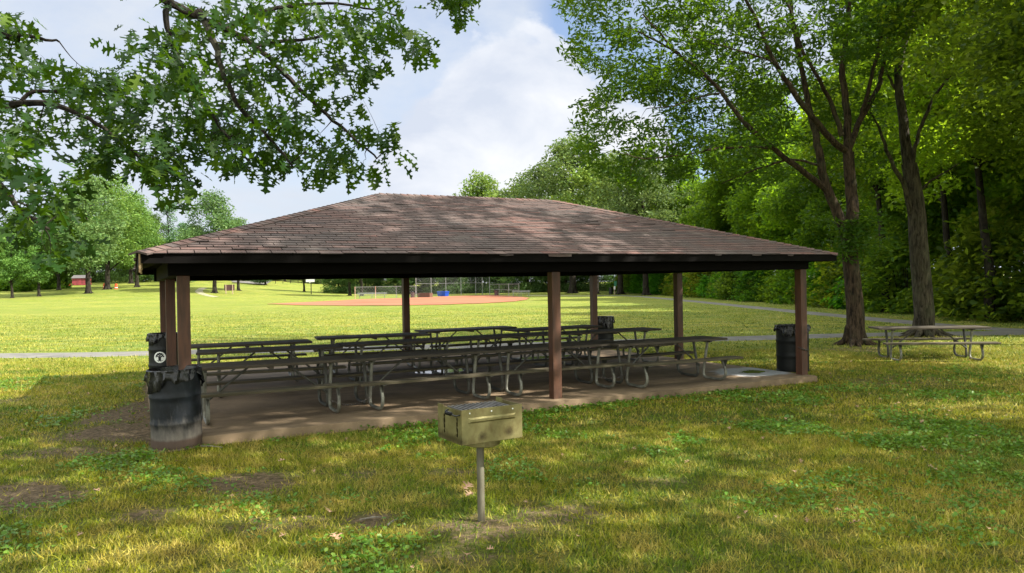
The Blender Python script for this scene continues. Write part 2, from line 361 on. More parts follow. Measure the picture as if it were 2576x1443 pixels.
# drum
m, t, b, o = newmat('drum_paint'); v = obc(t); sx = t.nodes.new('ShaderNodeSeparateXYZ'); L(t, v, sx.inputs[0])
n1 = noise(t, v, 5, 7, .65); n2 = noise(t, scl(t, v, (1, 1, .35)), 14, 7, .7)
c = mixc(t, ramp(t, n1, [(.35, 0), (.7, 1)]), (.003, .004, .006), (.010, .014, .020))
c = mixc(t, ramp(t, n2, [(.55, 0), (.75, .5)]), c, (.045, .05, .057))
wear = mth(t, 'ADD', mth(t, 'MULTIPLY', sx.outputs[2], -2.6), mth(t, 'MULTIPLY_ADD', n2, 1.2, .45))
c = mixc(t, ramp(t, wear, [(.0, 0), (.9, .85)]), c, (.20, .175, .15))
rust = mth(t, 'ADD', mth(t, 'MULTIPLY', sx.outputs[2], -9), mth(t, 'MULTIPLY_ADD', n1, .8, 1.35))
c = mixc(t, ramp(t, rust, [(.3, 0), (.6, .8)]), c, (.060, .032, .022))
L(t, c, b.inputs['Base Color']); b.inputs['Roughness'].default_value = .55; b.inputs['Specular IOR Level'].default_value = .3; bump(t, b, n1, .25, .02); M['drum'] = m
M['drumk'] = simple('black_drum_paint', (.004, .005, .0045), .5, 0, (.011, .012, .012), 5, .1, .25)
m, t, b, o = newmat('bin_liner'); b.inputs['Base Color'].default_value = (.008, .008, .009, 1); b.inputs['Roughness'].default_value = .24; b.inputs['Specular IOR Level'].default_value = .35
bump(t, b, noise(t, scl(t, obc(t), (1, 1, .45)), 11, 3, .5, .8), .6, .02); M['liner'] = m
m, t, b, o = newmat('grill_steel'); v = obc(t)
n1 = noise(t, v, 6, 7, .6); c = mixc(t, ramp(t, n1, [(.38, 0), (.66, 1)]), (.26, .235, .105), (.165, .14, .055))
sx = t.nodes.new('ShaderNodeSeparateXYZ'); L(t, v, sx.inputs[0])
sc_ = None
for (x, z, r) in ((-.095, .742, .045), (.15, .752, .05), (-.29, .72, .05)):
    ddx = mth(t, 'DIVIDE', mth(t, 'SUBTRACT', sx.outputs[0], x), r); ddz = mth(t, 'DIVIDE', mth(t, 'SUBTRACT', sx.outputs[2], z), r*.9)
    k = mth(t, 'SUBTRACT', 1.15, mth(t, 'SQRT', mth(t, 'ADD', mth(t, 'MULTIPLY', ddx, ddx), mth(t, 'MULTIPLY', ddz, ddz))))
    k = mth(t, 'ADD', k, mth(t, 'MULTIPLY', mth(t, 'SUBTRACT', noise(t, v, 30, 5, .7), .5), 1.2), clamp=True); sc_ = k if sc_ is None else mth(t, 'MAXIMUM', sc_, k)
c = mixc(t, ramp(t, noise(t, scl(t, v, (1, 1, .6)), 9, 5, .65), [(.48, 0), (.68, .6)]), c, (.085, .050, .018))
c = mixc(t, mth(t, 'MULTIPLY', sc_, .8), c, (.028, .016, .008))
c = mixc(t, ramp(t, noise(t, v, 45, 4, .7), [(.62, 0), (.72, .5)]), c, (.06, .045, .025))
L(t, c, b.inputs['Base Color']); b.inputs['Metallic'].default_value = .55; b.inputs['Roughness'].default_value = .42; bump(t, b, n1, .12, .01); M['grill'] = m
M['polem'] = simple('grill_pole_paint', (.15, .14, .10), .6, .2, (.07, .055, .035), 9, .2, st=(1, 1, .35))
M['black'] = simple('black_iron', (.012, .012, .013), .3, .6, (.03, .03, .03), 12)
M['grate'] = simple('steel_grate', (.30, .29, .27), .38, .8, (.12, .11, .10), 12)
M['chain'] = simple('dull_chain', (.16, .15, .14), .45, .8, (.08, .06, .05), 30)
M['white'] = simple('white_sticker', (.78, .79, .76), .5, 0, (.66, .68, .62), 20)
M['deadleaf'] = simple('dry_leaf', (.34, .22, .14), .8, 0, (.20, .10, .06), 20, .3)
M['stick'] = simple('fallen_twig', (.10, .08, .06), .9, 0, (.22, .2, .17), 20)
M['galv'] = simple('galvanised_fence', (.22, .225, .22), .5, .3, (.15, .15, .145), 4)
M['rustpost'] = simple('rusty_fence_post', (.38, .16, .10), .7, .1, (.5, .4, .33), 3)
M['alu'] = simple('aluminium_bench', (.20, .21, .19), .5, .4, (.14, .15, .13), 3)
M['blue'] = simple('blue_plastic', (.008, .05, .34), .45, 0, (.01, .05, .36), 2)
M['brownbox'] = simple('brown_board', (.13, .06, .038), .75, 0, (.10, .045, .03), 3)
M['signb'] = simple('maroon_board', (.07, .024, .026), .6, 0, (.055, .02, .02), 2)
M['postw'] = simple('pale_post_wood', (.40, .30, .21), .8, 0, (.28, .2, .14), 5)
M['orange'] = simple('orange_plastic', (.55, .06, .015), .5, 0, (.65, .07, .02), 2)
M['offw'] = simple('white_plastic', (.72, .72, .70), .5, 0, (.62, .62, .6), 2)
M['redshed'] = simple('red_shed_siding', (.15, .028, .032), .7, 0, (.33, .045, .06), 2)
M['redpaint'] = simple('red_car_paint', (.45, .02, .035), .25, .1, (.4, .02, .03), 1)
M['glass'] = simple('dark_glass', (.02, .025, .03), .08, 0, (.03, .03, .03), 1)
M['green'] = simple('green_sign_paint', (.02, .16, .09), .5, 0, (.02, .12, .07), 3)
M['greyroof'] = simple('grey_roof', (.10, .09, .09), .8, 0, (.07, .07, .07), 2)
m, t, b, o = newmat('chain_link_mesh'); b.inputs['Base Color'].default_value = (.17, .175, .17, 1); b.inputs['Roughness'].default_value = .5; b.inputs['Metallic'].default_value = .3; M['link'] = m

# ------------------------------------------------------------------ terrain
def smooth(a, lo, hi):
    x = np.clip((a-lo)/(hi-lo), 0, 1); return x*x*(3-2*x)
def terr(x, y):
    x = np.asarray(x, float); y = np.asarray(y, float)
    z = 3.6*smooth(y, 80, 230)*smooth(-x, 25, 85) + 1.2*smooth(y, 140, 260)
    z = z + .9*np.exp(-((x+66)/16.)**2-((y-150)/16.)**2)
    z = z + .03*np.sin(x*.9+.5)*np.sin(y*.7+1)*smooth(y, 2, 9)*(1-smooth(np.hypot(x-1.5, y-14), 5, 8)*0)*.35
    u = (x+4.24)*math.cos(.4637)+(y-9.6118)*math.sin(.4637); v = -(x+4.24)*math.sin(.4637)+(y-9.6118)*math.cos(.4637)
    e = np.maximum(np.maximum(-.32-u, u-11.0), -.31-v)
    z = z-.02*np.exp(-(np.clip(e, 0, 9)/.30)**2)*(v < 8)*(v > -3)*(u > -3)*(u < 14)
    return z
OX, OY, YAW = -4.24, 9.6118, .4637
AX = np.array([math.cos(YAW), math.sin(YAW)]); AY = np.array([-math.sin(YAW), math.cos(YAW)])
def loc2(x, y): dx_, dy_ = x-OX, y-OY; return dx_*AX[0]+dy_*AX[1], dx_*AY[0]+dy_*AY[1]
SX0, SX1, SY0, SY1 = -.32, 11.0, -.31, 7.7
def vnoise(x, y, s, seed=0):
    r = np.random.default_rng(seed+11); G = r.random((64, 64)); xs, ys = x/s+100, y/s+100
    xi, yi = np.floor(xs).astype(int), np.floor(ys).astype(int); fx, fy = xs-xi, ys-yi; fx = fx*fx*(3-2*fx); fy = fy*fy*(3-2*fy)
    g = lambda a, b_: G[a % 64, b_ % 64]
    return (g(xi, yi)*(1-fx)+g(xi+1, yi)*fx)*(1-fy)+(g(xi, yi+1)*(1-fx)+g(xi+1, yi+1)*fx)*fy
def fbm(x, y, s, seed=0): return .5*vnoise(x, y, s, seed)+.3*vnoise(x, y, s/2.1, seed+1)+.2*vnoise(x, y, s/4.3, seed+2)
BARE = [(300, 1090, .9, .35, 1.0), (345, 1030, .55, .8, 1.0), (60, 1250, .75, .28, 1.0), (640, 1215, .5, .22, .95), (930, 1310, .30, .14, .9), (1215, 1330, .55, .22, .75), (1400, 1290, .5, .18, .7),
        (900, 1195, .4, .12, .7), (1140, 1190, .4, .12, .7), (360, 1295, .35, .15, .8), (1650, 1215, .35, .14, .55), (2250, 960, 1.6, .5, .62), (1150, 1395, .6, .12, .6), (200, 1140, .8, .2, .8), (2150, 880, 1.3, .5, .75), (2320, 850, 1.3, .6, .7), (2350, 905, 1.2, .35, .5)]
BAREW = [(W(px, py, 0), rx, ry, k) for px, py, rx, ry, k in BARE]
def dirt(x, y):
    n = (fbm(x, y, .7, 3)-.5)
    d = np.zeros_like(x)
    for P, rx, ry, k in BAREW:
        r_ = np.hypot((x-P.x)/rx, (y-P.y)/(ry*2.0)); d = np.maximum(d, k*np.clip(1.5-r_+n*1.2, 0, 1))
    d = np.maximum(d, np.clip((fbm(x, y, 1.9, 9)-.70)*6, 0, .6)*(y < 14))
    u, v = loc2(x, y)
    e = np.maximum(np.maximum(SX0-u, u-SX1), np.maximum(SY0-v, v-SY1))
    d = np.maximum(d, np.clip(.95-e/.18+n*1.0, 0, 1)*(e > -.3))
    return np.clip(d, 0, 1)
def grid_axis(lo, hi, flo, fhi, fine, g=1.16):
    a = list(np.arange(flo, fhi, fine)); s = fine; x = flo
    pre = []
    while x > lo: s *= g; x -= s; pre.append(x)
    s = fine; x = a[-1]; post = []
    while x < hi: s *= g; x += s; post.append(x)
    return np.array(pre[::-1]+a+post)
gx = grid_axis(-900, 900, -13, 13, .09, 1.13); gy = grid_axis(-300, 1100, 2.5, 25, .09, 1.06)
GX, GY = np.meshgrid(gx, gy); nx, ny = len(gx), len(gy)
V = np.stack([GX, GY, terr(GX, GY)], -1).reshape(-1, 3)
me = bpy.data.meshes.new('lawn'); me.vertices.add(len(V)); me.vertices.foreach_set('co', V.reshape(-1).astype(np.float32))
idx = np.arange(nx*ny).reshape(ny, nx); Q = np.stack([idx[:-1, :-1], idx[:-1, 1:], idx[1:, 1:], idx[1:, :-1]], -1).reshape(-1, 4)
me.loops.add(Q.size); me.polygons.add(len(Q)); me.loops.foreach_set('vertex_index', Q.reshape(-1).astype(np.int32)); me.polygons.foreach_set('loop_start', (np.arange(len(Q))*4).astype(np.int32))
me.update(calc_edges=True); me.polygons.foreach_set('use_smooth', [True]*len(Q))
at = me.attributes.new('dirt', 'FLOAT', 'POINT'); at.data.foreach_set('value', dirt(GX, GY).reshape(-1).astype(np.float32))
tag(link('lawn', me, M['lawn']), kind='structure')

def strip(name, pts, w, mat, lift=.02, seg=.8, kind='structure'):
    P = [np.array(p, float) for p in pts]; out = []
    for i in range(len(P)-1):
        p0 = P[max(i-1, 0)]; p1, p2 = P[i], P[i+1]; p3 = P[min(i+2, len(P)-1)]
        n = max(2, int(np.linalg.norm(p2-p1)/seg))
        for k in range(n):
            s = k/n; out.append(.5*((2*p1)+(-p0+p2)*s+(2*p0-5*p1+4*p2-p3)*s*s+(-p0+3*p1-3*p2+p3)*s**3))
    out.append(P[-1]); out = np.array(out); d = np.gradient(out, axis=0); d /= np.linalg.norm(d, axis=1)[:, None]; nrm = np.stack([-d[:, 1], d[:, 0]], 1)
    wob = (vnoise(out[:, 0], out[:, 1], .9, 5)-.5)*.22
    vs, fs = [], []; K = 4
    for i, q in enumerate(out):
        for j in range(K+1):
            s = (j/K-.5)*w + (wob[i] if j in (0, K) else 0)*(1 if j == 0 else -1); x, y = q+nrm[i]*s
            vs.append((x, y, float(terr(x, y))+lift-(.045 if j in (0, K) else 0)))
    for i in range(len(out)-1):
        for j in range(K): a = i*(K+1)+j; fs.append((a, a+K+1, a+K+2, a+1))
    me = bpy.data.meshes.new(name); me.from_pydata(vs, [], fs); o = link(name, me, mat); o['kind'] = kind; return o
NP = [(-45, 24.5), (-30, 23.4), (-15.5, 22.9), (-5, 23.3), (0, 23.7), (7, 24.7), (12, 25.3), (17.4, 25.0)]
strip('walking_path', NP, 2.0, M['path'], .03)
FP = [(30, 21.6), (22, 23.6), (17.4, 26.5), (16.6, 34), (16.4, 46), (16.4, 60), (16.2, 78), (15.6, 92), (13.9, 100), (11.5, 103)]
strip('woodland_path', FP, 1.6, M['path'], .034)
strip('gravel_path', [(2.5, 113), (6, 108), (9, 103), (11.5, 98)], 1.3, M['pale'], .05)
strip('hill_path', [(-62, 152), (-58, 140), (-50, 128)], 1.3, M['pale'], .06, 2)
PATHS = [NP, FP]
def near_path(x, y, w):
    r_ = np.zeros(len(x), bool)
    for P in PATHS:
        for a, b_ in zip(P[:-1], P[1:]):
            a = np.array(a); b_ = np.array(b_); d = b_-a; tt = np.clip(((x-a[0])*d[0]+(y-a[1])*d[1])/d.dot(d), 0, 1)
            r_ |= np.hypot(x-a[0]-tt*d[0], y-a[1]-tt*d[1]) < w
    return r_
# infield clay
cl = [(670, 765), (760, 761), (850, 757), (900, 753.5), (1000, 750.5), (1045, 749), (1120, 746), (1232, 742.5), (1300, 746), (1330, 750), (1325, 755), (1290, 759), (1220, 763), (1110, 767), (980, 769), (860, 769), (740, 768)]
pts = [W(px, py, 0.04) for px, py in cl]; cen = sum(pts, Vector())/len(pts)
mb = MB(); ring = []
for i in range(len(pts)):
    a, b_ = pts[i], pts[(i+1) % len(pts)]
    for k in range(8): q = a.lerp(b_, k/8); ring.append(q+(q-cen)*random.uniform(-.012, .012))
for j in range(6):
    for i in range(len(ring)):
        i2 = (i+1) % len(ring); q = [cen.lerp(ring[i], j/6), cen.lerp(ring[i], (j+1)/6), cen.lerp(ring[i2], (j+1)/6), cen.lerp(ring[i2], j/6)]
        mb.poly([(v_.x, v_.y, float(terr(v_.x, v_.y))+.045) for v_ in (q if j else q[:3])])
tag(mb.build('infield_dirt', M['clay']), kind='structure')
# car park beyond the field
mb = MB(); P4 = [W(585, 716, 0, 195), W(668, 714, 0, 190), W(690, 712, 0, 225), W(575, 712, 0, 225)]
mb.poly([(v_.x, v_.y, float(terr(v_.x, v_.y))+.12) for v_ in P4]); tag(mb.build('parking_lot', M['path']), kind='structure')

# ------------------------------------------------------------------ grass blades, clover
def mkgrass(name, dens_fn, y0, y1, n, h, w, seed, mat, tiltv=.45):
    r = np.random.default_rng(seed)
    y = np.sqrt(r.uniform(y0**2, y1**2, n)); x = r.uniform(-.74, .74, n)*y
    k = r.random(n) < dens_fn(x, y); x, y = x[k], y[k]
    u, v = loc2(x, y); k = ~((u > SX0-.01) & (u < SX1+.01) & (v > SY0-.01) & (v < SY1+.01)) & ~near_path(x, y, .93); x, y = x[k], y[k]
    m_ = len(x); hh = h*r.uniform(.45, 1.25, m_); cen = np.stack([x, y, terr(x, y)-.004], 1)
    T = [(-.5, 0, 0), (.5, 0, 0), (.12, .25, .6), (-.12, .25, .6), (0, .75, .92)]
    P = [(0, 1, 2, 3), (3, 2, 4)]
    yaw = r.uniform(0, 2*np.pi, m_); R = rots(m_, r, tiltv, yaw)
    # anisotropic size: width w, height hh
    Sx = np.stack([np.full(m_, 1.0)*w*r.uniform(.7, 1.3, m_), hh, hh], 1)
    R = R*Sx[:, None, :]
    tint = np.clip(r.normal(.47, .27, m_)+(fbm(x, y, 1.3, 21)-.5)*.9, 0, 1)
    me = cloud_mesh(name, cen, R, np.ones(m_), T, P, tint); o = link(name, me, mat)
    return tag(o, 'short patchy green and straw coloured grass in front of the shelter', 'grass', kind='stuff')
def gd(x, y): return np.clip(1.05-dirt(x, y)*1.15, .03, 1)*np.clip(.2+1.5*(fbm(x, y, .28, 31)-.12), .15, 1)
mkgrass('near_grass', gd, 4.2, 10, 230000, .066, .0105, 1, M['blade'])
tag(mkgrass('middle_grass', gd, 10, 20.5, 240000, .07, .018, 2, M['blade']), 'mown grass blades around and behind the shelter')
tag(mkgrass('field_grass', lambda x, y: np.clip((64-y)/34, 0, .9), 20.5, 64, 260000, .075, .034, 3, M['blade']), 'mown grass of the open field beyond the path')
def mkclover(name, y0, y1, n, size, seed, thr, lab):
    r = np.random.default_rng(seed); y = np.sqrt(r.uniform(y0**2, y1**2, n)); x = r.uniform(-.72, .72, n)*y
    u, v = loc2(x, y); edge = np.exp(-np.clip(SY0-v, 0, 9)/.8)*(v < SY0)*(u > 0)*(u < 10)
    dn = np.clip((fbm(x, y, 1.1, 41)-thr)*5+edge*1.1, 0, 1)*np.clip(1.1-dirt(x, y), .05, 1)
    k = (r.random(n) < dn) & ~((u > SX0-.01) & (u < SX1+.01) & (v > SY0-.01) & (v < SY1+.01)) & ~near_path(x, y, .95); x, y = x[k], y[k]; m_ = len(x)
    cen = np.stack([x, y, terr(x, y)+r.uniform(.012, .055, m_)], 1)
    hx = [(0, 0, 0), (.45, .42, .1), (1, .25, .02), (1.1, 0, .0), (1, -.25, .02), (.45, -.42, .1)]
    me = cloud_mesh(name, cen, rots(m_, r, .38), size*r.uniform(.6, 1.3, m_), hx, [(0, 1, 2, 3), (0, 3, 4, 5)], np.clip(r.normal(.45, .25, m_), 0, 1))
    return tag(link(name, me, M['clover']), lab, 'weeds', kind='stuff')
mkclover('clover', 4.2, 10, 70000, .034, 5, .50, 'low broad leaved weeds and clover in the near lawn')
mkclover('ground_ivy', 8.5, 17, 90000, .045, 6, .52, 'leafy green weeds along the front edge of the slab')

# ------------------------------------------------------------------ shelter
sh = empty('picnic_shelter', (OX, OY, 0), YAW); tag(sh, 'open picnic shelter with brown posts and a hipped shingle roof over rows of tables', 'picnic shelter')
LL, WW = 5.469, 3.66; HB = 2.112; OH = .4605; EZ = 2.384; RZ = 3.70
X0, X1, Y0, Y1 = -OH, 2*LL+OH, -OH, 2*WW+OH; RA = (3.553+.199, WW, RZ); RB = (2*LL-3.553+.199, WW, RZ)
mb = MB()
# slab with a slightly eroded front edge
n = 60; top = []; bot = []
for i in range(n+1):
    u = SX0+(SX1-SX0)*i/n; top.append((u, SY0+random.uniform(0, .018), .09+random.uniform(-.004, .002))); bot.append((u, SY0-.01+random.uniform(-.01, .01), -.12))
for i in range(n):
    mb.poly([bot[i], bot[i+1], top[i+1], top[i]])
    t0, t1 = (top[i][0], SY0+.05, .094), (top[i+1][0], SY0+.05, .094)
    mb.poly([top[i], top[i+1], t1, t0]); mb.poly([t0, t1, (t1[0], SY1, .094), (t0[0], SY1, .094)])
mb.poly([(SX1, SY0, -.12), (SX1, SY1, -.12), (SX1, SY1, .094), (SX1, SY0+.05, .094), (SX1, SY0, .088)])
mb.poly([(SX0, SY1, -.12), (SX0, SY0, -.12), (SX0, SY0, .088), (SX0, SY0+.05, .094), (SX0, SY1, .094)])
mb.poly([(SX1, SY1, -.12), (SX0, SY1, -.12), (SX0, SY1, .094), (SX1, SY1, .094)])
mb.build('slab', M['slab'], sh)
PX = [0, 5.488, 2*LL]
for (u, v) in [(.05, 0), (PX[1], 0), (2*LL, 0), (.04, WW), (2*LL, WW), (.05, 2*WW), (LL, 2*WW), (2*LL, 2*WW)]:
    MB().box(u-.075, u+.075, v-.075, v+.075, .085, HB, bev=.006).build('post', M['brown'], sh)
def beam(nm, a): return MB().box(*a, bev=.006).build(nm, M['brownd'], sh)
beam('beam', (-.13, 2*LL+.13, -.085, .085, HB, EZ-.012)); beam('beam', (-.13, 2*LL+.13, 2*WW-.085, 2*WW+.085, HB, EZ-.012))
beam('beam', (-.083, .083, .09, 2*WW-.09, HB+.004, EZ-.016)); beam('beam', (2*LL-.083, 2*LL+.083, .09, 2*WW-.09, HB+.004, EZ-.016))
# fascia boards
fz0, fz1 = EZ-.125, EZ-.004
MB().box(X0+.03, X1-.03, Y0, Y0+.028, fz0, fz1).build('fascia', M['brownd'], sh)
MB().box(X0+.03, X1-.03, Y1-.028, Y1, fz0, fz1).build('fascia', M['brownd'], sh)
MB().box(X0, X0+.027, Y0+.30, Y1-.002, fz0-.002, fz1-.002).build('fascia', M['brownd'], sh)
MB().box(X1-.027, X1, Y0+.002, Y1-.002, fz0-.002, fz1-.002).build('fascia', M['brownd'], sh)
# split timber at the near left corner
mb = MB()
for k, (dy, w, z0, z1, yy) in enumerate([(0, .028, -.235, -.01, .0), (.035, .020, -.21, -.015, .05), (.065, .03, -.25, -.02, .10), (.11, .022, -.20, -.03, .15)]):
    x = X0+.004+k*.008
    mb.prism([(x, Y0+yy, EZ+z1), (x, Y0+yy+w, EZ+z1), (x, Y0+yy+w*1.3, EZ+z0*.6), (x, Y0+yy+w*.7, EZ+z0), (x, Y0+yy+w*.1, EZ+z0*.8)], (.02, 0, 0))
mb.build('split_fascia_end', M['raw'], sh)
# deck (soffit and rafters)
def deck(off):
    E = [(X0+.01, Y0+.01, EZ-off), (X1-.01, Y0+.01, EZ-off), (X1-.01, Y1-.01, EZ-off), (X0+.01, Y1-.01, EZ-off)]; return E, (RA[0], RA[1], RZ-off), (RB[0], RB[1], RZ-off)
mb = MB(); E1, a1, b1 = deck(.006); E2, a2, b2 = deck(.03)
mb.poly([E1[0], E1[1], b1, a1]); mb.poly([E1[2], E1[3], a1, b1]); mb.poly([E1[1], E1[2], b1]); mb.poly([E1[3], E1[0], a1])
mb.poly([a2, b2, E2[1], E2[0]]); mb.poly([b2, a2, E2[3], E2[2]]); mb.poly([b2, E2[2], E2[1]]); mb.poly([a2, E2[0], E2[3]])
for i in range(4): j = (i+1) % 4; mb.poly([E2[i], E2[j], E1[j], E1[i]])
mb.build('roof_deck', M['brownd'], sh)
mb = MB(); sl_ = (RZ-EZ)/(WW+OH)
for k in range(18):
    u = .3+k*(2*LL-.6)/17
    t_ = min(1, (u-X0)/(RA[0]-X0), (X1-u)/(X1-RB[0])); v = Y0+(WW-Y0)*t_-.03; zt = EZ+sl_*(v-Y0)-.10
    mb.bar((u, Y0+.05, EZ-.075), (u, v, zt), .04, .09); mb.bar((u, Y1-.05, EZ-.075), (u, Y1-(v-Y0), zt), .04, .09)
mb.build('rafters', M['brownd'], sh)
# shingles, every tab its own little slab
def shingle_plane(mb, e0, e1, r0, r1, seed):
    e0, e1, r0, r1 = map(Vector, (e0, e1, r0, r1)); U = (e1-e0).normalized(); Ln = (e1-e0).length
    up = (r0-e0)-U*(r0-e0).dot(U); Sl = up.length; up.normalize(); Nn = U.cross(up).normalized()
    hl = (r0-e0).dot(U); hr = Ln-(r1-e0).dot(U); r = random.Random(seed); ex = .128; nC = int(Sl/ex)+1
    for k in range(nC):
        v0 = k*ex; v1 = min(Sl, (k+1)*ex+.01)
        if k == 0: v0 = -.022
        if v1-v0 < .02: continue
        off = (k % 2)*.1525+((k//2) % 3)*.05+r.uniform(-.01, .01); u = -off-.3; run = r.random()
        while u < Ln:
            w = .305; a0 = u+.006; a1 = u+w-.006
            if r.random() < .33: run = r.random()
            tint = .14+.64*min(1, max(0, run*.75+r.uniform(0, .25)-.05))
            if k == 0: tint = r.uniform(.4, .75)
            lo0, hi0 = hl*max(v0, 0)/Sl, Ln-hr*max(v0, 0)/Sl; lo1, hi1 = hl*v1/Sl, Ln-hr*v1/Sl
            b0, b1_ = max(a0, lo0-.01), min(a1, hi0+.01); c0, c1_ = max(a0, lo1-.01), min(a1, hi1+.01)
            u += w
            if b1_-b0 < .02: continue
            if c1_ < c0: c0 = c1_ = (c0+c1_)/2
            lift = .012+(r.uniform(0, .012) if r.random() < .1 else 0); sag = r.uniform(-.002, .002); dv = r.uniform(-.003, .003)
            if k == 0: dv = r.uniform(-.006, .004)+(-.02 if r.random() < .07 else 0)
            P = [e0+U*b0+up*(v0+dv)+Nn*lift, e0+U*b1_+up*(v0+dv+sag)+Nn*lift, e0+U*c1_+up*v1+Nn*.003, e0+U*c0+up*v1+Nn*.003]
            Q = [e0+U*b0+up*(v0+dv)+Nn*.001, e0+U*b1_+up*(v0+dv+sag)+Nn*.001]
            mb.poly(P, tint); mb.poly([Q[0], Q[1], P[1], P[0]], 0)  # butt face darkest, so the shadow line under each course is painted in
            mb.poly([Q[0], P[0], P[3]], tint*.5); mb.poly([Q[1], P[2], P[1]], tint*.5)
mb = MB(); c00, c10, c11, c01 = (X0, Y0, EZ), (X1, Y0, EZ), (X1, Y1, EZ), (X0, Y1, EZ)
shingle_plane(mb, c00, c10, RA, RB, 1); shingle_plane(mb, c11, c01, RB, RA, 2); shingle_plane(mb, c10, c11, RB, RB, 3); shingle_plane(mb, c01, c00, RA, RA, 4)
rf = mb.build('roof_shingles', M['shingle'], sh)
def caps(mb, a, b_, n1, n2, seed):
    a, b_ = Vector(a), Vector(b_); d = (b_-a).normalized(); Ln = (b_-a).length; r = random.Random(seed); k = int(Ln/.14)
    s1 = (Vector(n1)-d*Vector(n1).dot(d)).normalized(); s2 = (Vector(n2)-d*Vector(n2).dot(d)).normalized(); up = (-(s1+s2)).normalized() if (s1+s2).length > .01 else Vector((0, 0, 1))
    if up.z < 0: up = -up
    for i in range(k):
        p0 = a+d*(i*.14-.01); p1 = a+d*((i+1)*.14+.03); ti = r.uniform(.2, .85); l0, l1 = .032, .015; w = .14+r.uniform(-.006, .006)
        A = [p0+up*l0, p1+up*l1, p1+s1*w+up*(l1-.003), p0+s1*w+up*(l0-.008)]; B = [p0+up*l0, p0+s2*w+up*(l0-.008), p1+s2*w+up*(l1-.003), p1+up*l1]
        mb.poly(A, ti); mb.poly(B, ti)
        mb.poly([p0+up*.004, p0+up*l0, p0+s1*w+up*(l0-.008), p0+s1*w], ti*.4); mb.poly([p0+up*.004, p0+s2*w, p0+s2*w+up*(l0-.008), p0+up*l0], ti*.4)
        mb.poly([p0+s1*w, p0+s1*w+up*(l0-.008), p1+s1*w+up*(l1-.003), p1+s1*w], ti*.4)
mb = MB(); dF = Vector((0, -1, -sl_)); dB = Vector((0, 1, -sl_)); slL = (RZ-EZ)/(RA[0]-X0); slR = (RZ-EZ)/(X1-RB[0]); dL = Vector((-1, 0, -slL)); dR = Vector((1, 0, -slR))
def hip_dirs(a, b_, pa, pb):
    # unit vectors lying in either roof face, square to the hip
    d = (Vector(b_)-Vector(a)).normalized(); out = []
    for nrm in (pa, pb):
        s = nrm.cross(d).normalized()
        if s.z > 0: s = -s
        out.append(s)
    return out
nF, nB, nL, nR = Vector((0, -sl_, 1)).normalized(), Vector((0, sl_, 1)).normalized(), Vector((-slL, 0, 1)).normalized(), Vector((slR, 0, 1)).normalized()
for a, b_, pa, pb, s in ((c00, RA, nF, nL, 5), (c10, RB, nF, nR, 6), (c11, RB, nB, nR, 7), (c01, RA, nB, nL, 8)):
    d1, d2 = hip_dirs(a, b_, pa, pb); caps(mb, a, b_, d1, d2, s)
d1, d2 = hip_dirs(RA, RB, nF, nB); caps(mb, RA, RB, d1, d2, 9)
cp = mb.build('hip_and_ridge_caps', M['shingle'], rf)
# torn eave shingles hanging over the fascia
r = random.Random(4)
for u, w, h in ((4.30, .24, .035), (5.12, .42, .05), (8.4, .16, .03), (9.25, .22, .03), (10.1, .16, .035)):
    MB().prism([(u, Y0-.012, EZ), (u+w, Y0-.012, EZ), (u+w-r.uniform(0, .03), Y0-.016, EZ-h*r.uniform(.8, 1)), (u+w*.5, Y0-.018, EZ-h), (u+r.uniform(0, .02), Y0-.016, EZ-h*.85)], (0, -.006, 0), r.uniform(0, .3)).build('torn_shingle', M['shingle'], rf)

# ------------------------------------------------------------------ picnic tables
def arc(c, r_, a0, a1, n, plane='yz', x=0):
    return [(x, c[0]+r_*math.cos(a0+(a1-a0)*i/n), c[1]+r_*math.sin(a0+(a1-a0)*i/n)) for i in range(n+1)]
def make_table(lab):
    root = empty('picnic_table'); tag(root, lab, 'picnic table')
    mb = MB(); HL = 1.22
    for k, y in enumerate((-.24, 0, .24)):
        mb.box(-HL+random.uniform(-.008, .008), HL+random.uniform(-.008, .008), y-.116, y+.116, .722, .762, a=k*.4, bev=.004)
    mb.box(-.03, .03, -.34, .34, .69, .721)
    mb.build('tabletop', M['plank'], root)
    for s in (-1, 1):
        MB().box(-HL, HL, s*.64-.12, s*.64+.12, .405, .443, a=.2, bev=.004).build('bench_seat', M['plankl'], root)
    for e in (-1, 1):
        x = e*.875
        fr = empty('leg_frame'); fr.parent = root
        for s in (-1, 1):
            pts = [(x, s*.20, .70), (x, s*.085, .20)]
            # lower bend, ground run, outer bend, rise to the seat
            for q in ((.075, .12), (.085, .07), (.115, .04), (.16, .03)): pts.append((x, s*q[0], q[1]))
            pts += [(x, s*.30, .028), (x, s*.47, .028)]
            for q in ((.555, .036), (.615, .062), (.655, .11), (.668, .17), (.66, .23), (.63, .30), (.595, .37), (.585, .40)): pts.append((x, s*q[0], q[1]))
            MB().tube(pts, .0255, 10).build('bent_pipe_leg', M['pipe_lit' if s < 0 else 'pipe'], fr, True)
        g = MB()
        g.bar((x, -.30, .705), (x, .30, .705), .045, .03)
        g.build('top_bracket', M['pipe'], fr)
        for s in (-1, 1): g = MB(); g.prism([(x-.004, s*.52, .404), (x-.004, s*.72, .404), (x-.004, s*.665, .28), (x-.004, s*.62, .27)], (.008, 0, 0)); g.bar((x, s*.50, .398), (x, s*.76, .398), .05, .012); g.build('seat_bracket', M['pipe'], fr)
        MB().tube([(x-e*.02, 0, .24), (x-e*.60, 0, .70)], .016, 8).build('diagonal_brace', M['pipe'], fr, True)
    return root
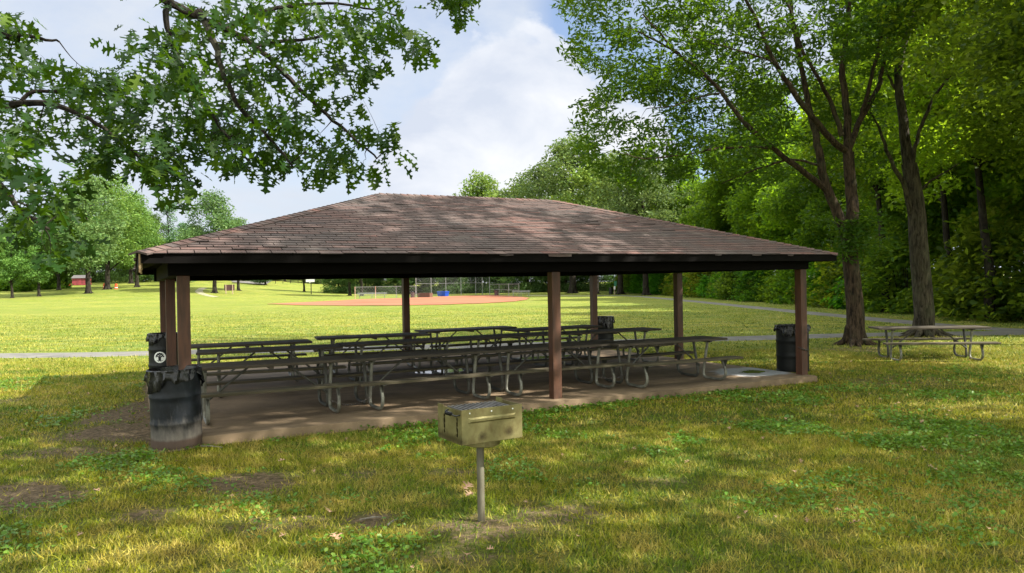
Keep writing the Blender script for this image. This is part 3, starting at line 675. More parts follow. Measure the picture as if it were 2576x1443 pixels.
TABS = [(-3.59, 11.04, .46, 'table at the near left end of the front row, beside the dented drum'), (-1.47, 12.03, .50, 'second table from the left in the front row, pale bench facing the grill'),
        (.64, 13.10, .43, 'front row table half hidden by the middle front post'), (2.75, 13.83, .47, 'front row table at the right end beside the pale ring stain'),
        (-4.33, 13.50, .36, 'leftmost table of the middle row under the shelter'), (-2.17, 14.78, .50, 'second table from the left in the middle row under the shelter'),
        (-.02, 15.95, .49, 'third table from the left in the middle row, behind the middle front post'), (2.12, 16.87, .46, 'middle row table at the right end, nearest the right hand middle post'),
        (-5.25, 14.87, .40, 'leftmost table of the back row, seen just right of the left corner posts'), (-3.06, 16.55, .34, 'back row table ending at the middle back post'),
        (-1.13, 18.45, .53, 'third table from the left in the back row, right of the middle back post'), (.98, 18.25, .54, 'back row table at the right end, in front of the glossy black drum')]
for i, (x, y, a, lb) in enumerate(TABS):
    t_ = proto_t = make_table('x') if i == 0 else copy_tree(proto_t)
    t_.location = (x, y, .095); t_.rotation_euler = (0, 0, a); t_['label'] = lb
    t_['group'] = 'picnic tables in three rows under the shelter'
    if i > 0:
        for ch in t_.children:
            if 'label' in ch: del ch['label']
t_ = copy_tree(proto_t); t_.location = (9.72, 17.66, -.005); t_.rotation_euler = (0, 0, -.10); t_['label'] = 'lone picnic table standing on the grass by the two tree trunks'
if 'group' in t_: del t_['group']

# chains
def chain(name, pts, label, link_l=.042, r_=.0042):
    P = [Vector(p) for p in pts]; mb = MB(); d = []; 
    for a, b_ in zip(P[:-1], P[1:]): d.append((b_-a).length)
    tot = sum(d); s = 0; k = 0
    while s < tot:
        acc = 0
        for i, L_ in enumerate(d):
            if acc+L_ >= s: break
            acc += L_
        dr = (P[i+1]-P[i]).normalized(); c = P[i]+dr*(s-acc); side = dr.cross(Vector((0, 0, 1)))
        side = side.normalized() if side.length > .01 else Vector((1, 0, 0)); 
        if k % 2: side = side.cross(dr).normalized()
        pp = []
        for j in range(11): t__ = 2*math.pi*j/10; pp.append(c+dr*math.cos(t__)*link_l*.5+side*math.sin(t__)*link_l*.28)
        mb.tube(pp, r_, 5, cap=False); s += link_l*.72; k += 1
    o = mb.build(name, M['chain'], None, True); return tag(o, label, 'chain')
def cat(a, b_, sag, n=12):
    a, b_ = Vector(a), Vector(b_); return [a.lerp(b_, i/n)-Vector((0, 0, sag*4*(i/n)*(1-i/n))) for i in range(n+1)]
def tw(i, lx, ly, lz):
    x, y, a = TABS[i][:3]; return (x+lx*math.cos(a)-ly*math.sin(a), y+lx*math.sin(a)+ly*math.cos(a), .095+lz)
chain('steel_chain', cat(tw(0, .875, -.10, .14), tw(1, -.875, -.10, .16), .10), 'rusty chain on the slab joining the two left front row tables')
chain('steel_chain', cat(tw(2, .875, -.08, .17), tw(3, -.875, -.08, .2), .05), 'chain joining the two right hand front row tables')
chain('steel_chain', cat(tw(4, .875, -.1, .2), tw(5, -.875, -.1, .2), .03), 'chain between the two left tables of the middle row')
chain('steel_chain', cat(tw(9, .875, -.1, .15), tw(10, -.875, -.1, .2), .05), 'chain between two back row tables beyond the pale puddle')

# ------------------------------------------------------------------ drums
def drum(name, loc, label, mat, seed, dent=.0, R=.30, H=.90, tilt=0, liner=True, rz=0, flap=.16):
    root = empty(name, loc, rz); tag(root, label, 'litter bin'); root.rotation_euler = (tilt, 0, rz); r = random.Random(seed)
    ph = [r.uniform(0, 6.28) for _ in range(6)]
    prof = [(R-.012, .0), (R+.006, .006), (R+.008, .02), (R-.004, .035), (R, .08)]
    for zc in (.31, .61):
        zc = zc*H/.9; prof += [(R, zc-.03), (R+.009, zc-.01), (R+.009, zc+.01), (R, zc+.03)]
    prof += [(R, H-.05), (R-.002, H-.015), (R+.008, H-.008), (R+.008, H), (R-.006, H)]
    pf = []
    for (a, b_), (c_, d_) in zip(prof[:-1], prof[1:]):
        nseg = max(1, int((d_-b_)/.05)); pf += [(a+(c_-a)*i/nseg, b_+(d_-b_)*i/nseg) for i in range(nseg)]
    pf.append(prof[-1])
    def fn(rad, z, t): return rad*(1+dent*(math.sin(2*t+ph[0]+z*2)*.5+math.sin(3*t+ph[1]-z*5)*.3+math.sin(5*t+ph[2]+z*9)*.15)*(math.sin(math.pi*min(1, z/H))+.15)), z
    MB().lathe(pf, 56, fn=fn, capt=False).build('drum', mat, root, True)
    MB().lathe([(R-.02, H-.03), (R-.03, .25)], 32, capb=False).build('drum_inside', M['drumk'], root, True)
    if liner:
        rows = []; nn = 96; mb = MB()
        ln = [flap*(.8+.35*math.sin(2*k*2*math.pi/nn+ph[3])+.25*math.sin(5*k*2*math.pi/nn+ph[4])+.12*math.sin(11*k*2*math.pi/nn+ph[5])) for k in range(nn)]
        levels = [(-.05, -.20, 0), (-.03, -.05, 0), (-.008, .012, 0), (.008, .020, 0), (.018, .010, 0), (.016, None, .15), (.022, None, .4), (.03, None, .7), (.026, None, 1.0)]
        for li, (dr_, dz_, fr_) in enumerate(levels):
            for k in range(nn):
                t__ = 2*math.pi*k/nn; cr = math.sin(17*t__+ph[1]*3+li*.5)*.006*(li > 3)+math.sin(29*t__+ph[2]+li)*.005*(li > 3)+r.uniform(-.001, .001)
                rad, _ = fn(R, H*.98, t__); rad += dr_+cr*(1+fr_*1.5)
                z = H+(dz_ if dz_ is not None else .006-ln[k]*fr_)+r.uniform(-.001, .001)
                mb.v.append((rad*math.cos(t__), rad*math.sin(t__), z))
        for li in range(len(levels)-1):
            for k in range(nn): k2 = (k+1) % nn; mb.f.append((li*nn+k, li*nn+k2, (li+1)*nn+k2, (li+1)*nn+k)); mb.a.append(0)
        mb.build('bin_liner', M['liner'], root, True)
    return root
drum('steel_drum', (-4.16, 9.30, -.01), 'dented dark drum with rusty bottom and black liner at the near left slab corner', M['drum'], 3, .028, .293, .965, -.02, rz=2.2, flap=.19)
DP = W(411, 800, None, 15.4)
d2_ = drum('steel_drum', (DP.x, DP.y, .08), 'black drum with round white tree emblem, behind the left corner posts', M['drumk'], 5, .008, .285, .95, rz=.0)
d3_ = drum('steel_drum', (2.60, 21.75, 0), 'glossy black drum behind the back corner post, beyond the back row tables', M['drumk'], 8, .01, .30, .92, flap=.26)
d4_ = drum('steel_drum', (5.62, 15.18, .09), 'black drum with grey top edge chained to the right front corner post', M['drumk'], 9, .012, .31, .90)
for o_ in (d2_, d3_, d4_): o_['group'] = 'black drums round the shelter'
# tree emblem on the left drum, wrapped round its wall facing the camera
ph0 = math.atan2(0-DP.y, 0-DP.x)-.28
def wrap(u, v, rr_=.3085): rr_ -= .020; a = ph0+u/.285; return (rr_*math.cos(a), rr_*math.sin(a), .50+v)
mb = MB()
for i in range(28):
    a0, a1 = 2*math.pi*i/28, 2*math.pi*(i+1)/28
    for j in range(5):
        r0, r1 = .112*j/5, .112*(j+1)/5
        q = [wrap(r0*math.cos(a0), r0*math.sin(a0), .3125), wrap(r1*math.cos(a0), r1*math.sin(a0), .3125), wrap(r1*math.cos(a1), r1*math.sin(a1), .3125), wrap(r0*math.cos(a1), r0*math.sin(a1), .3125)]
        mb.poly(q if j else q[:3])
em = mb.build('round_emblem', M['white'], d2_)
mb = MB(); R3 = .3150
def ribbon(pts, w0, w1):
    for (x0, y0), (x1, y1) in zip(pts[:-1], pts[1:]):
        dx_, dy_ = x1-x0, y1-y0; l_ = math.hypot(dx_, dy_); nx_, ny_ = -dy_/l_*w0/2, dx_/l_*w0/2
        mb.poly([wrap(x0-nx_, y0-ny_, R3), wrap(x1-nx_, y1-ny_, R3), wrap(x1+nx_, y1+ny_, R3), wrap(x0+nx_, y0+ny_, R3)])
ribbon([(-.012, -.06), (-.016, .0), (-.035, .03)], .020, .01); ribbon([(.012, -.06), (.016, 0), (.035, .03)], .020, .01); ribbon([(0, -.07), (0, .045)], .022, .01)
ribbon([(-.01, .0), (-.05, .015), (-.07, .005)], .010, .01); ribbon([(.01, 0), (.05, .015), (.07, .005)], .010, .01); ribbon([(-.03, -.085), (0, -.062), (.03, -.085)], .012, .01); ribbon([(-.055, -.07), (-.01, -.055)], .01, .01); ribbon([(.055, -.07), (.01, -.055)], .01, .01)
for (cx_, cy_, rr_) in ((-.055, .04, .019), (-.03, .065, .02), (0, .075, .02), (.03, .065, .02), (.055, .04, .019), (-.07, .012, .013), (.07, .012, .013), (-.015, .048, .012), (.02, .045, .011)):
    mb.poly([wrap(cx_+rr_*math.cos(a)*(1+.15*math.sin(5*a)), cy_+rr_*math.sin(a), R3) for a in [2*math.pi*i/12 for i in range(12)]])
mb.build('tree_mark', M['drumk'], em)
# chain round the right corner post and its drum
def shl(u, v, z): q = np.array([OX, OY])+AX*u+AY*v; return (q[0], q[1], z)
pp = [shl(2*LL-.09, -.02, .62), shl(2*LL-.09, -.09, .60), shl(2*LL, -.095, .57), shl(2*LL+.09, -.09, .56), shl(2*LL+.095, .0, .57), shl(2*LL+.12, .1, .60)]
chain('bin_chain', pp, 'pale chain looped round the right front corner post and its drum', .05, .005)

# ------------------------------------------------------------------ grill
gr_ = empty('park_grill', (-.284, 6.185, 0), .536); tag(gr_, 'olive steel charcoal grill on a single pole in the front lawn', 'grill')
bw, bd, z0, z1, th = .275, .214, .695, .966, .005
mb = MB()
# pressed front plate with a raised rib
mb.box(-bw, bw, -bd-th, -bd, z0, z1)
mb.quadbox([(-.20, -bd-th-.012, .868), (.19, -bd-th-.012, .868), (.19, -bd-th-.012, .886), (-.20, -bd-th-.012, .886), (-.225, -bd-th+.001, .855), (.215, -bd-th+.001, .855), (.215, -bd-th+.001, .90), (-.225, -bd-th+.001, .90)])
mb.box(-bw, bw, bd-.06, bd-.055, z0, z1-.03)
mb.box(-bw-.001, bw+.001, -bd, bd, z0-.004, z0+.001)
mb.build('firebox', M['grill'], gr_)
def side(x, nm):
    # side plate with two curved adjustment slots cut through it
    H0, H1 = z0, z1; Y_a, Y_b = -bd, bd; mb = MB()
    def slot(yc): return [(yc, .90), (yc, .78)]
    xs = [Y_a, -.155, -.125, .075, .105, Y_b-.005]
    mb.box(x-th/2, x+th/2, xs[0], xs[1], H0, H1-.004); mb.box(x-th/2, x+th/2, xs[2], xs[3], H0+.0005, H1-.006); mb.box(x-th/2, x+th/2, xs[4], xs[5], H0, H1+.006)
    for a, b_ in ((xs[1], xs[2]), (xs[3], xs[4])):
        mb.box(x-th/2, x+th/2, a, b_, .90, H1-.005); mb.box(x-th/2, x+th/2, a, b_, H0, .745)
        for k in range(3): mb.box(x-th/2+.0005, x+th/2-.0005, a if k % 2 else b_-.012, (a+.012) if k % 2 else b_, .77+k*.045, .785+k*.045)
    return mb.build(nm, M['grill'], gr_)
side(-bw, 'side_plate'); side(bw, 'side_plate')
mb = MB(); zg = z1-.022
for k in range(13):
    x = -bw+.022+k*(2*bw-.09)/12; mb.bar((x, -bd+.006, zg), (x, bd-.065, zg+.0), .015, .010)
for y in (-bd+.02, 0, bd-.08): mb.bar((-bw+.012, y, zg-.009), (bw-.04, y, zg-.009), .008, .008)
mb.build('cooking_grate', M['grate'], gr_); MB().box(-bw+.008, bw-.008, -bd+.004, bd-.062, zg-.07, zg-.06).build('dark_plate', M['brownd'], gr_)  # dark plate added under the grate so the bars stand out
mb = MB(); mb.tube([(-bw-.002, -bd+.02, .925), (-bw-.04, -bd+.02, .922), (-bw-.055, -bd+.03, .93), (-bw-.06, -bd+.10, .935), (-bw-.055, -bd+.17, .945), (-bw-.02, -bd+.19, .95)], .006, 8)
pts = []
for k in range(60): t__ = k/60; a = t__*2*math.pi*6; pts.append((-bw-.06+.013*math.cos(a), -bd+.06+t__*.09, .935+.013*math.sin(a)))
mb.tube(pts, .0045, 6); mb.tube([(bw, -bd+.03, .925), (bw+.03, -bd+.03, .925)], .009, 8); mb.build('coil_handle', M['black'], gr_, True)
for x in (-.205, -.01, .185):
    mb = MB(); mb.lathe([(.006, 0), (.006, .003)], 8, (x, -bd-th-.003, .936))
    mb.v = [(x_, -bd-th-.0015-(z_-.936), .936+(y_+bd+th+.003)) for x_, y_, z_ in mb.v]
    mb.build('rivet', M['white'], gr_)
mb = MB(); mb.lathe([(.145, z0-.055), (.168, z0-.045), (.168, z0-.004)], 40, fn=lambda r_, z, t: (r_, z-.012*math.cos(t+1.2)))
mb.build('swivel_base', M['grill'], gr_, True)
MB().tube([(0, 0, -.1), (0, 0, .3), (0, 0, z0-.05)], .0305, 20).build('pole', M['polem'], gr_, True)

# ------------------------------------------------------------------ fallen leaves and twigs
OAKL = []
def oak_outline(n=3, seed=0):
    """pin oak leaf, deep round sinuses, pointed lobes; 1 unit long along +x"""
    up_ = [(0, .012), (.16, .03), (.17, .20), (.26, .26), (.24, .13), (.33, .06), (.46, .13), (.50, .38), (.585, .33), (.66, .40), (.62, .20), (.65, .07), (.76, .12), (.83, .26), (.885, .17), (.90, .08), (1.0, 0)]
    r = random.Random(seed); U = [(x+r.uniform(-.015, .015)*(i > 0), y*(1+r.uniform(-.15, .15))) for i, (x, y) in enumerate(up_)]
    D_ = [(x+r.uniform(-.02, .02), -y*(1+r.uniform(-.15, .15))) for x, y in up_[1:-1]]
    return U, D_
def oak_tmpl(seed=0, curl=.18):
    U, D_ = oak_outline(seed=seed); P = [(x, y, abs(y)*curl-.10*x*x) for x, y in U]; Q_ = [(x, y, abs(y)*curl-.10*x*x) for x, y in D_]
    sp = [(0.0, 0, 0), (.16, 0, 0), (.33, 0, -.01), (.48, 0, -.023), (.65, 0, -.042), (.8, 0, -.064), (.9, 0, -.08), (1, 0, -.1)]
    # two n-gons meeting on the midrib
    nU = len(P); V_ = P+Q_+sp[1:-1]; mid = list(range(nU+len(Q_), nU+len(Q_)+len(sp)-2))
    f1 = list(range(0, nU))+mid[::-1]; f2 = [0]+mid+[nU-1]+list(range(nU+len(Q_)-1, nU-1, -1))
    return V_, [tuple(f1), tuple(f2)]
r = np.random.default_rng(12)
for i, (px, py, s, lb) in enumerate([(828, 1300, .17, 'large pale dry oak leaf lying on the bare lawn left of the grill'), (1165, 1241, .13, 'curled brown dry leaf just left of the grill pole'), (1190, 1246, .10, 'small dry leaf touching the grill pole'),
        (835, 1352, .11, 'thin brown dry leaf low in the lawn below the cracked soil'), (698, 1168, .08, 'small orange dry leaf above the dark bare patch'), (2170, 1320, .09, 'pinkish dry leaf in the right hand lawn'), (1175, 1408, .10, 'brown dry leaf near the bottom edge below the grill'), (230, 1240, .09, 'tan dry leaf beside the bare patch at far left'), (2385, 1040, .09, 'orange dry leaf in the sunlit lawn below the lone table')]):
    Vt, Pt = oak_tmpl(i, .4); P = W(px, py, .02)
    me = cloud_mesh('fallen_leaf', np.array([[P.x, P.y, float(terr(P.x, P.y))+.05]]), rots(1, r, .22), [s*1.15], Vt, Pt, np.array([.5]))
    tag(link('fallen_leaf', me, M['deadleaf']), lb, 'leaf', 'dry leaves on the lawn')
r = np.random.default_rng(44); n_ = 420; y_ = np.sqrt(r.uniform(4.3**2, 20**2, n_)); x_ = r.uniform(-.7, .7, n_)*y_; u_, v_ = loc2(x_, y_)
k_ = ~((u_ > SX0-.1) & (u_ < SX1+.1) & (v_ > SY0-.1) & (v_ < SY1+.1)); x_, y_ = x_[k_], y_[k_]; Vt, Pt = oak_tmpl(77, .5)
me = cloud_mesh('leaf_litter', np.stack([x_, y_, terr(x_, y_)+.035], 1), rots(len(x_), r, .35), r.uniform(.03, .075, len(x_)), Vt, Pt, r.random(len(x_)))
tag(link('leaf_litter', me, M['deadleaf']), 'scattered small brown leaf bits in the grass', 'leaf litter', kind='stuff')
for px, py, qx, qy, lb in ((905, 1308, 965, 1301, 'dark stick lying on the cracked bare soil'), (975, 1322, 1000, 1306, 'short thin twig right of the dark stick'), (505, 1123, 560, 1126, 'thin root across the soil beside the dented drum')):
    a, b_ = W(px, py, .03), W(qx, qy, .03); MB_ = MB().tube([a, a.lerp(b_, .5)+Vector((0, .01, .006)), b_], [.008, .007, .004], 6)
    tag(MB_.build('fallen_twig', M['stick'], None, True), lb, 'twig')

# ------------------------------------------------------------------ trees with hand laid limbs
def crv(pts, n=5):
    P = [Vector(p) for p in pts]; out = []
    for i in range(len(P)-1):
        p0 = P[max(i-1, 0)]; p1, p2 = P[i], P[i+1]; p3 = P[min(i+2, len(P)-1)]
        for k in range(n):
            s = k/n; out.append(.5*((2*p1)+(-p0+p2)*s+(2*p0-5*p1+4*p2-p3)*s*s+(-p0+3*p1-3*p2+p3)*s**3))
    out.append(P[-1]); return out
def limb(mb, pts, r0, r1, nodes, rnd, n=5, sides=8, wob=.02):
    c = crv(pts, n); m_ = len(c); rs = [r0+(r1-r0)*(i/(m_-1))**.8 for i in range(m_)]
    c = [p+Vector((rnd.uniform(-1, 1), rnd.uniform(-1, 1), rnd.uniform(-.5, .5)))*wob*min(1, i) for i, p in enumerate(c)]
    mb.tube(c, rs, sides); nodes += [(p, rs[i]) for i, p in enumerate(c)]; return c
def twigs(mb, nodes, tips, rnd, r0=.012, droop=.0, sides=5, maxr=1e9):
    """grow a thin branch from the nearest limb node to every tip"""
    NP_ = np.array([tuple(p) for p, _ in nodes]); 
    for T in tips:
        d = np.linalg.norm(NP_-np.array(T), axis=1); i = int(np.argmin(d)); a = Vector(NP_[i]); b_ = Vector(T); Ln = (b_-a).length
        if Ln < .02 or Ln > maxr: continue
        m_ = a.lerp(b_, .5)+Vector((rnd.uniform(-1, 1), rnd.uniform(-1, 1), rnd.uniform(-.3, 1)))*Ln*.12
        rr_ = min(r0*(.5+Ln*.5), nodes[i][1]*.7); c = crv([a, m_, b_], 3); mb.tube(c, [rr_*(1-.75*k/(len(c)-1)) for k in range(len(c))], sides, cap=False)
        new = [(p, rr_*.6) for p in c[2:]]; nodes += new; NP_ = np.vstack([NP_]+[np.array(tuple(p))[None] for p, _ in new])
def in_poly(x, y, P):
    c = False; j = len(P)-1
    for i in range(len(P)):
        if (P[i][1] > y) != (P[j][1] > y) and x < (P[j][0]-P[i][0])*(y-P[i][1])/(P[j][1]-P[i][1]+1e-9)+P[i][0]: c = not c
        j = i
    return c
def sample_tips(poly, Y0_, Y1_, n, rnd, mind=.0, holes=()):
    out = []; xs = [p[0] for p in poly]; ys = [p[1] for p in poly]; tries = 0
    while len(out) < n and tries < n*60:
        tries += 1; x = rnd.uniform(min(xs), max(xs)); y = rnd.uniform(min(ys), max(ys))
        if not in_poly(x, y, poly) or any(in_poly(x, y, h_) for h_ in holes): continue
        p = W(x, y, None, rnd.uniform(Y0_, Y1_))
        if mind and any((p-q).length < mind for q in out): continue
        out.append(p)
    return out

# --- the oak whose boughs hang into the top left; its trunk stands left of the frame
rnd = random.Random(21); r = np.random.default_rng(21)
oak = empty('oak_tree', (-7.6, 3.2, 0)); tag(oak, 'oak with pointed lobed leaves, boughs hanging over the upper left', 'tree')
mb = MB(); nodes = []; tr0 = Vector((-7.6, 3.2, 0))
limb(mb, [tr0-Vector((0, 0, .2)), tr0+Vector((.05, 0, 1.5)), tr0+Vector((0, .1, 4)), tr0+Vector((.2, .3, 7)), tr0+Vector((.1, .4, 10))], .36, .10, [], rnd, 5, 14)
nB_ = []
limb(mb, [tr0+Vector((.1, .2, 4.6)), (-5.6, 4.2, 5.6), W(300, -90, None, 6.2), W(420, 5, None, 6.3), W(560, 70, None, 6.4), W(640, 115, None, 6.5), W(700, 170, None, 6.6)], .055, .020, nodes, rnd, 6, 8, .015)
limb(mb, [W(700, 170, None, 6.6), W(790, 260, None, 6.7), W(870, 330, None, 6.6), W(950, 400, None, 6.5)], .028, .008, nodes, rnd, 5, 6, .012)
limb(mb, [W(500, 30, None, 6.35), W(545, 130, None, 6.1), W(590, 250, None, 6.0), W(680, 350, None, 6.0), W(740, 420, None, 5.9)], .035, .008, nodes, rnd, 6, 6, .012)
limb(mb, [W(640, 115, None, 6.5), W(760, 100, None, 6.9), W(880, 90, None, 7.1), W(1010, 110, None, 7.2)], .02, .006, nodes, rnd, 5, 6, .012)
limb(mb, [W(560, 70, None, 6.4), W(700, 20, None, 6.6), W(850, 10, None, 6.8), W(1000, 40, None, 7)], .025, .006, nodes, rnd, 5, 6, .012)
limb(mb, [W(420, 5, None, 6.3), W(430, 110, None, 6.3), W(500, 230, None, 6.2), W(560, 330, None, 6.1), W(640, 420, None, 6.0)], .03, .007, nodes, rnd, 6, 6, .012)
limb(mb, [tr0+Vector((.1, .1, 3.9)), (-5.5, 4.6, 4.1), W(-60, 255, None, 6.0), W(90, 232, None, 6.2), W(200, 236, None, 6.4), W(350, 250, None, 6.6)], .032, .008, nodes, rnd, 6, 8, .015)
limb(mb, [W(30, 262, None, 6.1), W(130, 262, None, 6.0), W(240, 310, None, 5.9), W(330, 380, None, 5.8), W(400, 440, None, 5.7)], .03, .008, nodes, rnd, 6, 6, .012)
limb(mb, [tr0+Vector((.1, .1, 3.3)), (-4.9, 4.2, 3.3), W(-80, 420, None, 5.0), W(40, 520, None, 5.0), W(120, 580, None, 4.9)], .05, .01, nodes, rnd, 6, 6, .015)
limb(mb, [tr0+Vector((.1, .2, 4.2)), (-5.5, 4.6, 5.0), W(-40, 60, None, 6.2), W(60, 90, None, 6.3), W(150, 105, None, 6.4)], .05, .008, nodes, rnd, 6, 6, .015)
tips = []
A1 = [(430, -20), (1080, -20), (1010, 60), (1085, 110), (1075, 150), (980, 80), (930, 190), (915, 240), (900, 300), (985, 290), (1000, 400), (960, 430), (905, 450), (850, 440), (770, 455), (700, 425), (640, 430), (610, 470), (560, 430), (480, 370), (440, 260), (380, 200), (420, 120)]
A2 = [(300, 60), (460, 60), (560, 250), (600, 380), (480, 420), (470, 520), (400, 505), (350, 380), (280, 330), (200, 200), (300, 170)]
A3 = [(-140, 20), (60, 40), (90, 130), (260, 160), (330, 260), (240, 330), (230, 380), (150, 330), (60, 360), (0, 330), (-140, 300)]
A4 = [(-140, 300), (40, 330), (100, 400), (140, 480), (190, 530), (200, 600), (170, 660), (120, 640), (40, 600), (-140, 560)]
A5 = [(1120, -30), (1195, -30), (1190, 15), (1160, 35), (1130, 10)]
A6 = [(215, 330), (330, 330), (440, 380), (460, 500), (400, 490), (330, 400), (240, 440), (190, 400)]
tips += sample_tips(A1, 5.6, 7.4, 270, rnd, .12); tips += sample_tips(A2, 5.2, 7.2, 85, rnd, .14); tips += sample_tips(A3, 5.3, 7.6, 115, rnd, .13)
tips += sample_tips(A4, 4.4, 6.0, 75, rnd, .12); tips += sample_tips(A6, 5.3, 6.4, 34, rnd, .12)
A7 = [(-900, -900), (1250, -900), (1050, -40), (-300, -40), (-900, 300)]
tips7 = sample_tips(A7, 5.5, 9, 260, rnd, .2)
t5 = sample_tips(A5, 7.0, 7.4, 12, rnd, .08)
limb(mb, [W(1050, -150, None, 7.1), W(1120, -90, None, 7.1), W(1160, -10, None, 7.2)], .02, .006, nodes, rnd, 4, 6)
for q in sorted(tips+t5+tips7, key=lambda q: min((q-p).length for p, _ in nodes[::4])): pass
tips_all = sorted(tips+t5+tips7, key=lambda q: min((q-p).length for p, _ in nodes[::4]))
twigs(mb, nodes, tips_all, rnd, .010)
ok = mb.build('trunk', M['barkd'], oak, True); 
cen = []; yaw_ = []; sz = []
for T in tips_all:
    k = rnd.randint(4, 8)
    for j in range(k):
        a = rnd.uniform(0, 2*math.pi); rad = rnd.uniform(.0, .13); cen.append((T.x+math.cos(a)*rad, T.y+math.sin(a)*rad, T.z+rnd.uniform(-.09, .05))); yaw_.append(a+rnd.uniform(-.6, .6)); sz.append(rnd.uniform(.09, .165))
cen = np.array(cen); yaw_ = np.array(yaw_); nL_ = len(cen)
# leaves hang: pitch the tip downwards
pit = r.normal(.75, .45, nL_); rol = r.normal(0, .55, nL_)
cy, sy, cp_, sp_, cr_, sr_ = np.cos(yaw_), np.sin(yaw_), np.cos(pit), np.sin(pit), np.cos(rol), np.sin(rol); O_ = np.zeros(nL_); I_ = np.ones(nL_)
Rz = np.stack([cy, -sy, O_, sy, cy, O_, O_, O_, I_], 1).reshape(-1, 3, 3); Ry = np.stack([cp_, O_, sp_, O_, I_, O_, -sp_, O_, cp_], 1).reshape(-1, 3, 3); Rx = np.stack([I_, O_, O_, O_, cr_, -sr_, O_, sr_, cr_], 1).reshape(-1, 3, 3)
RR = Rz@Ry@Rx; sz = np.array(sz); ti = np.clip(r.normal(.42, .25, nL_), 0, 1)
parts = []
for v_ in range(3):
    k = np.arange(nL_) % 3 == v_; Vt, Pt = oak_tmpl(50+v_); parts.append(cloud_mesh('foliage', cen[k], RR[k], sz[k], Vt, Pt, ti[k]))
def join_meshes(name, ms, mat):
    co = []; li = []; ls = []; tt = []; vo = 0; lo = 0
    for me in ms:
        a = np.empty(len(me.vertices)*3, np.float32); me.vertices.foreach_get('co', a); co.append(a)
        b_ = np.empty(len(me.loops), np.int32); me.loops.foreach_get('vertex_index', b_); li.append(b_+vo)
        c_ = np.empty(len(me.polygons), np.int32); me.polygons.foreach_get('loop_start', c_); ls.append(c_+lo)
        d_ = np.empty(len(me.polygons), np.float32); me.attributes['tint'].data.foreach_get('value', d_); tt.append(d_)
        vo += len(me.vertices); lo += len(me.loops)
    m2 = bpy.data.meshes.new(name); m2.vertices.add(vo); m2.loops.add(lo); m2.polygons.add(sum(map(len, ls)))
    m2.vertices.foreach_set('co', np.concatenate(co)); m2.loops.foreach_set('vertex_index', np.concatenate(li)); m2.polygons.foreach_set('loop_start', np.concatenate(ls)); m2.update(calc_edges=True)
    m2.attributes.new('tint', 'FLOAT', 'FACE').data.foreach_set('value', np.concatenate(tt))
    for me in ms: bpy.data.meshes.remove(me)
    return m2
fo = link('crown', join_meshes('oak_foliage', parts, None), M['oak'], oak)
for ch in (ok, fo): ch.matrix_parent_inverse = Matrix.Translation(-oak.location)

# --- the two trees on the right
def C2(x, y, Y): return W((2080+x/1.255)/1.5839, (y/1.255)/1.5839, None, Y)
def leaf_mass(name, tips, n_per, spread, size, r, tmpl, polys, mat, parent, tilt=.8, flat=.6, tmean=.45):
    T = np.array([tuple(q) for q in tips]); n = len(T)*n_per; base = np.repeat(T, n_per, 0)
    d = r.normal(0, 1, (n, 3)); d /= np.maximum(1, np.linalg.norm(d, axis=1)[:, None]/1.6); off = d*spread*np.array([1, 1, flat])
    tb = np.repeat(r.normal(0, .13, len(T)), n_per)
    me = cloud_mesh(name, base+off, rots(n, r, tilt), size*r.uniform(.6, 1.25, n), tmpl, polys, np.clip(r.normal(tmean, .2, n)+tb, 0, 1))
    return link(name, me, mat, parent)
def flare(mb, p, r_, rnd, k=7, h=.55, spread=2.3):
    p = Vector(p)
    for i in range(k):
        a = 2*math.pi*i/k+rnd.uniform(-.3, .3); d = Vector((math.cos(a), math.sin(a), 0)); l_ = r_*spread*rnd.uniform(.8, 1.35)
        mb.tube(crv([p+d*r_*.55+Vector((0, 0, h)), p+d*r_*.9+Vector((0, 0, h*.35)), p+d*l_*.75+Vector((0, 0, .03)), p+d*l_*1.25+Vector((0, 0, -.06))], 3), [r_*.38, r_*.42, r_*.40, r_*.38, r_*.34, r_*.3, r_*.25, r_*.2, r_*.16, r_*.1], 7)
rnd = random.Random(33); r = np.random.default_rng(33)
t1 = W(2150, 868, 0); D1 = t1.y
ta = empty('ash_tree', t1); tag(ta, 'dark barked tree just right of the shelter, forking into many long limbs', 'tree')
mb = MB(); nodes = []
limb(mb, [t1-Vector((0, 0, .1)), W(2152, 800, None, D1), W(2146, 720, None, D1), W(2138, 640, None, D1), C2(1635, 1150, D1)], .265, .20, [], rnd, 5, 16, .008)
flare(mb, t1, .27, rnd, 8, .55, 2.2)
o0 = mb.build('trunk', M['bark'], ta, True); o0.matrix_parent_inverse = Matrix.Translation(-ta.location); mb = MB()
limb(mb, [C2(1640, 1230, D1), C2(1585, 1080, D1), C2(1530, 960, D1-.1), C2(1490, 800, D1-.2), C2(1470, 680, D1), C2(1440, 560, D1+.2), C2(1400, 350, D1+.3), C2(1350, 80, D1+.4), C2(1330, -150, D1+.5)], .17, .045, nodes, rnd, 5, 10)
limb(mb, [C2(1645, 1200, D1), C2(1655, 1050, D1), C2(1640, 900, D1+.1), C2(1630, 760, D1+.1)], .19, .15, nodes, rnd, 5, 12)
limb(mb, [C2(1530, 960, D1-.1), C2(1420, 870, D1-.5), C2(1250, 740, D1-1.2), C2(1090, 590, D1-1.7), C2(970, 430, D1-2), C2(860, 330, D1-2.2), C2(780, 270, D1-2.4), C2(690, 170, D1-2.6), C2(600, 70, D1-2.8)], .10, .02, nodes, rnd, 5, 8)
limb(mb, [C2(780, 270, D1-2.4), C2(660, 200, D1-2.5), C2(540, 140, D1-2.6)], .04, .012, nodes, rnd, 5, 6)
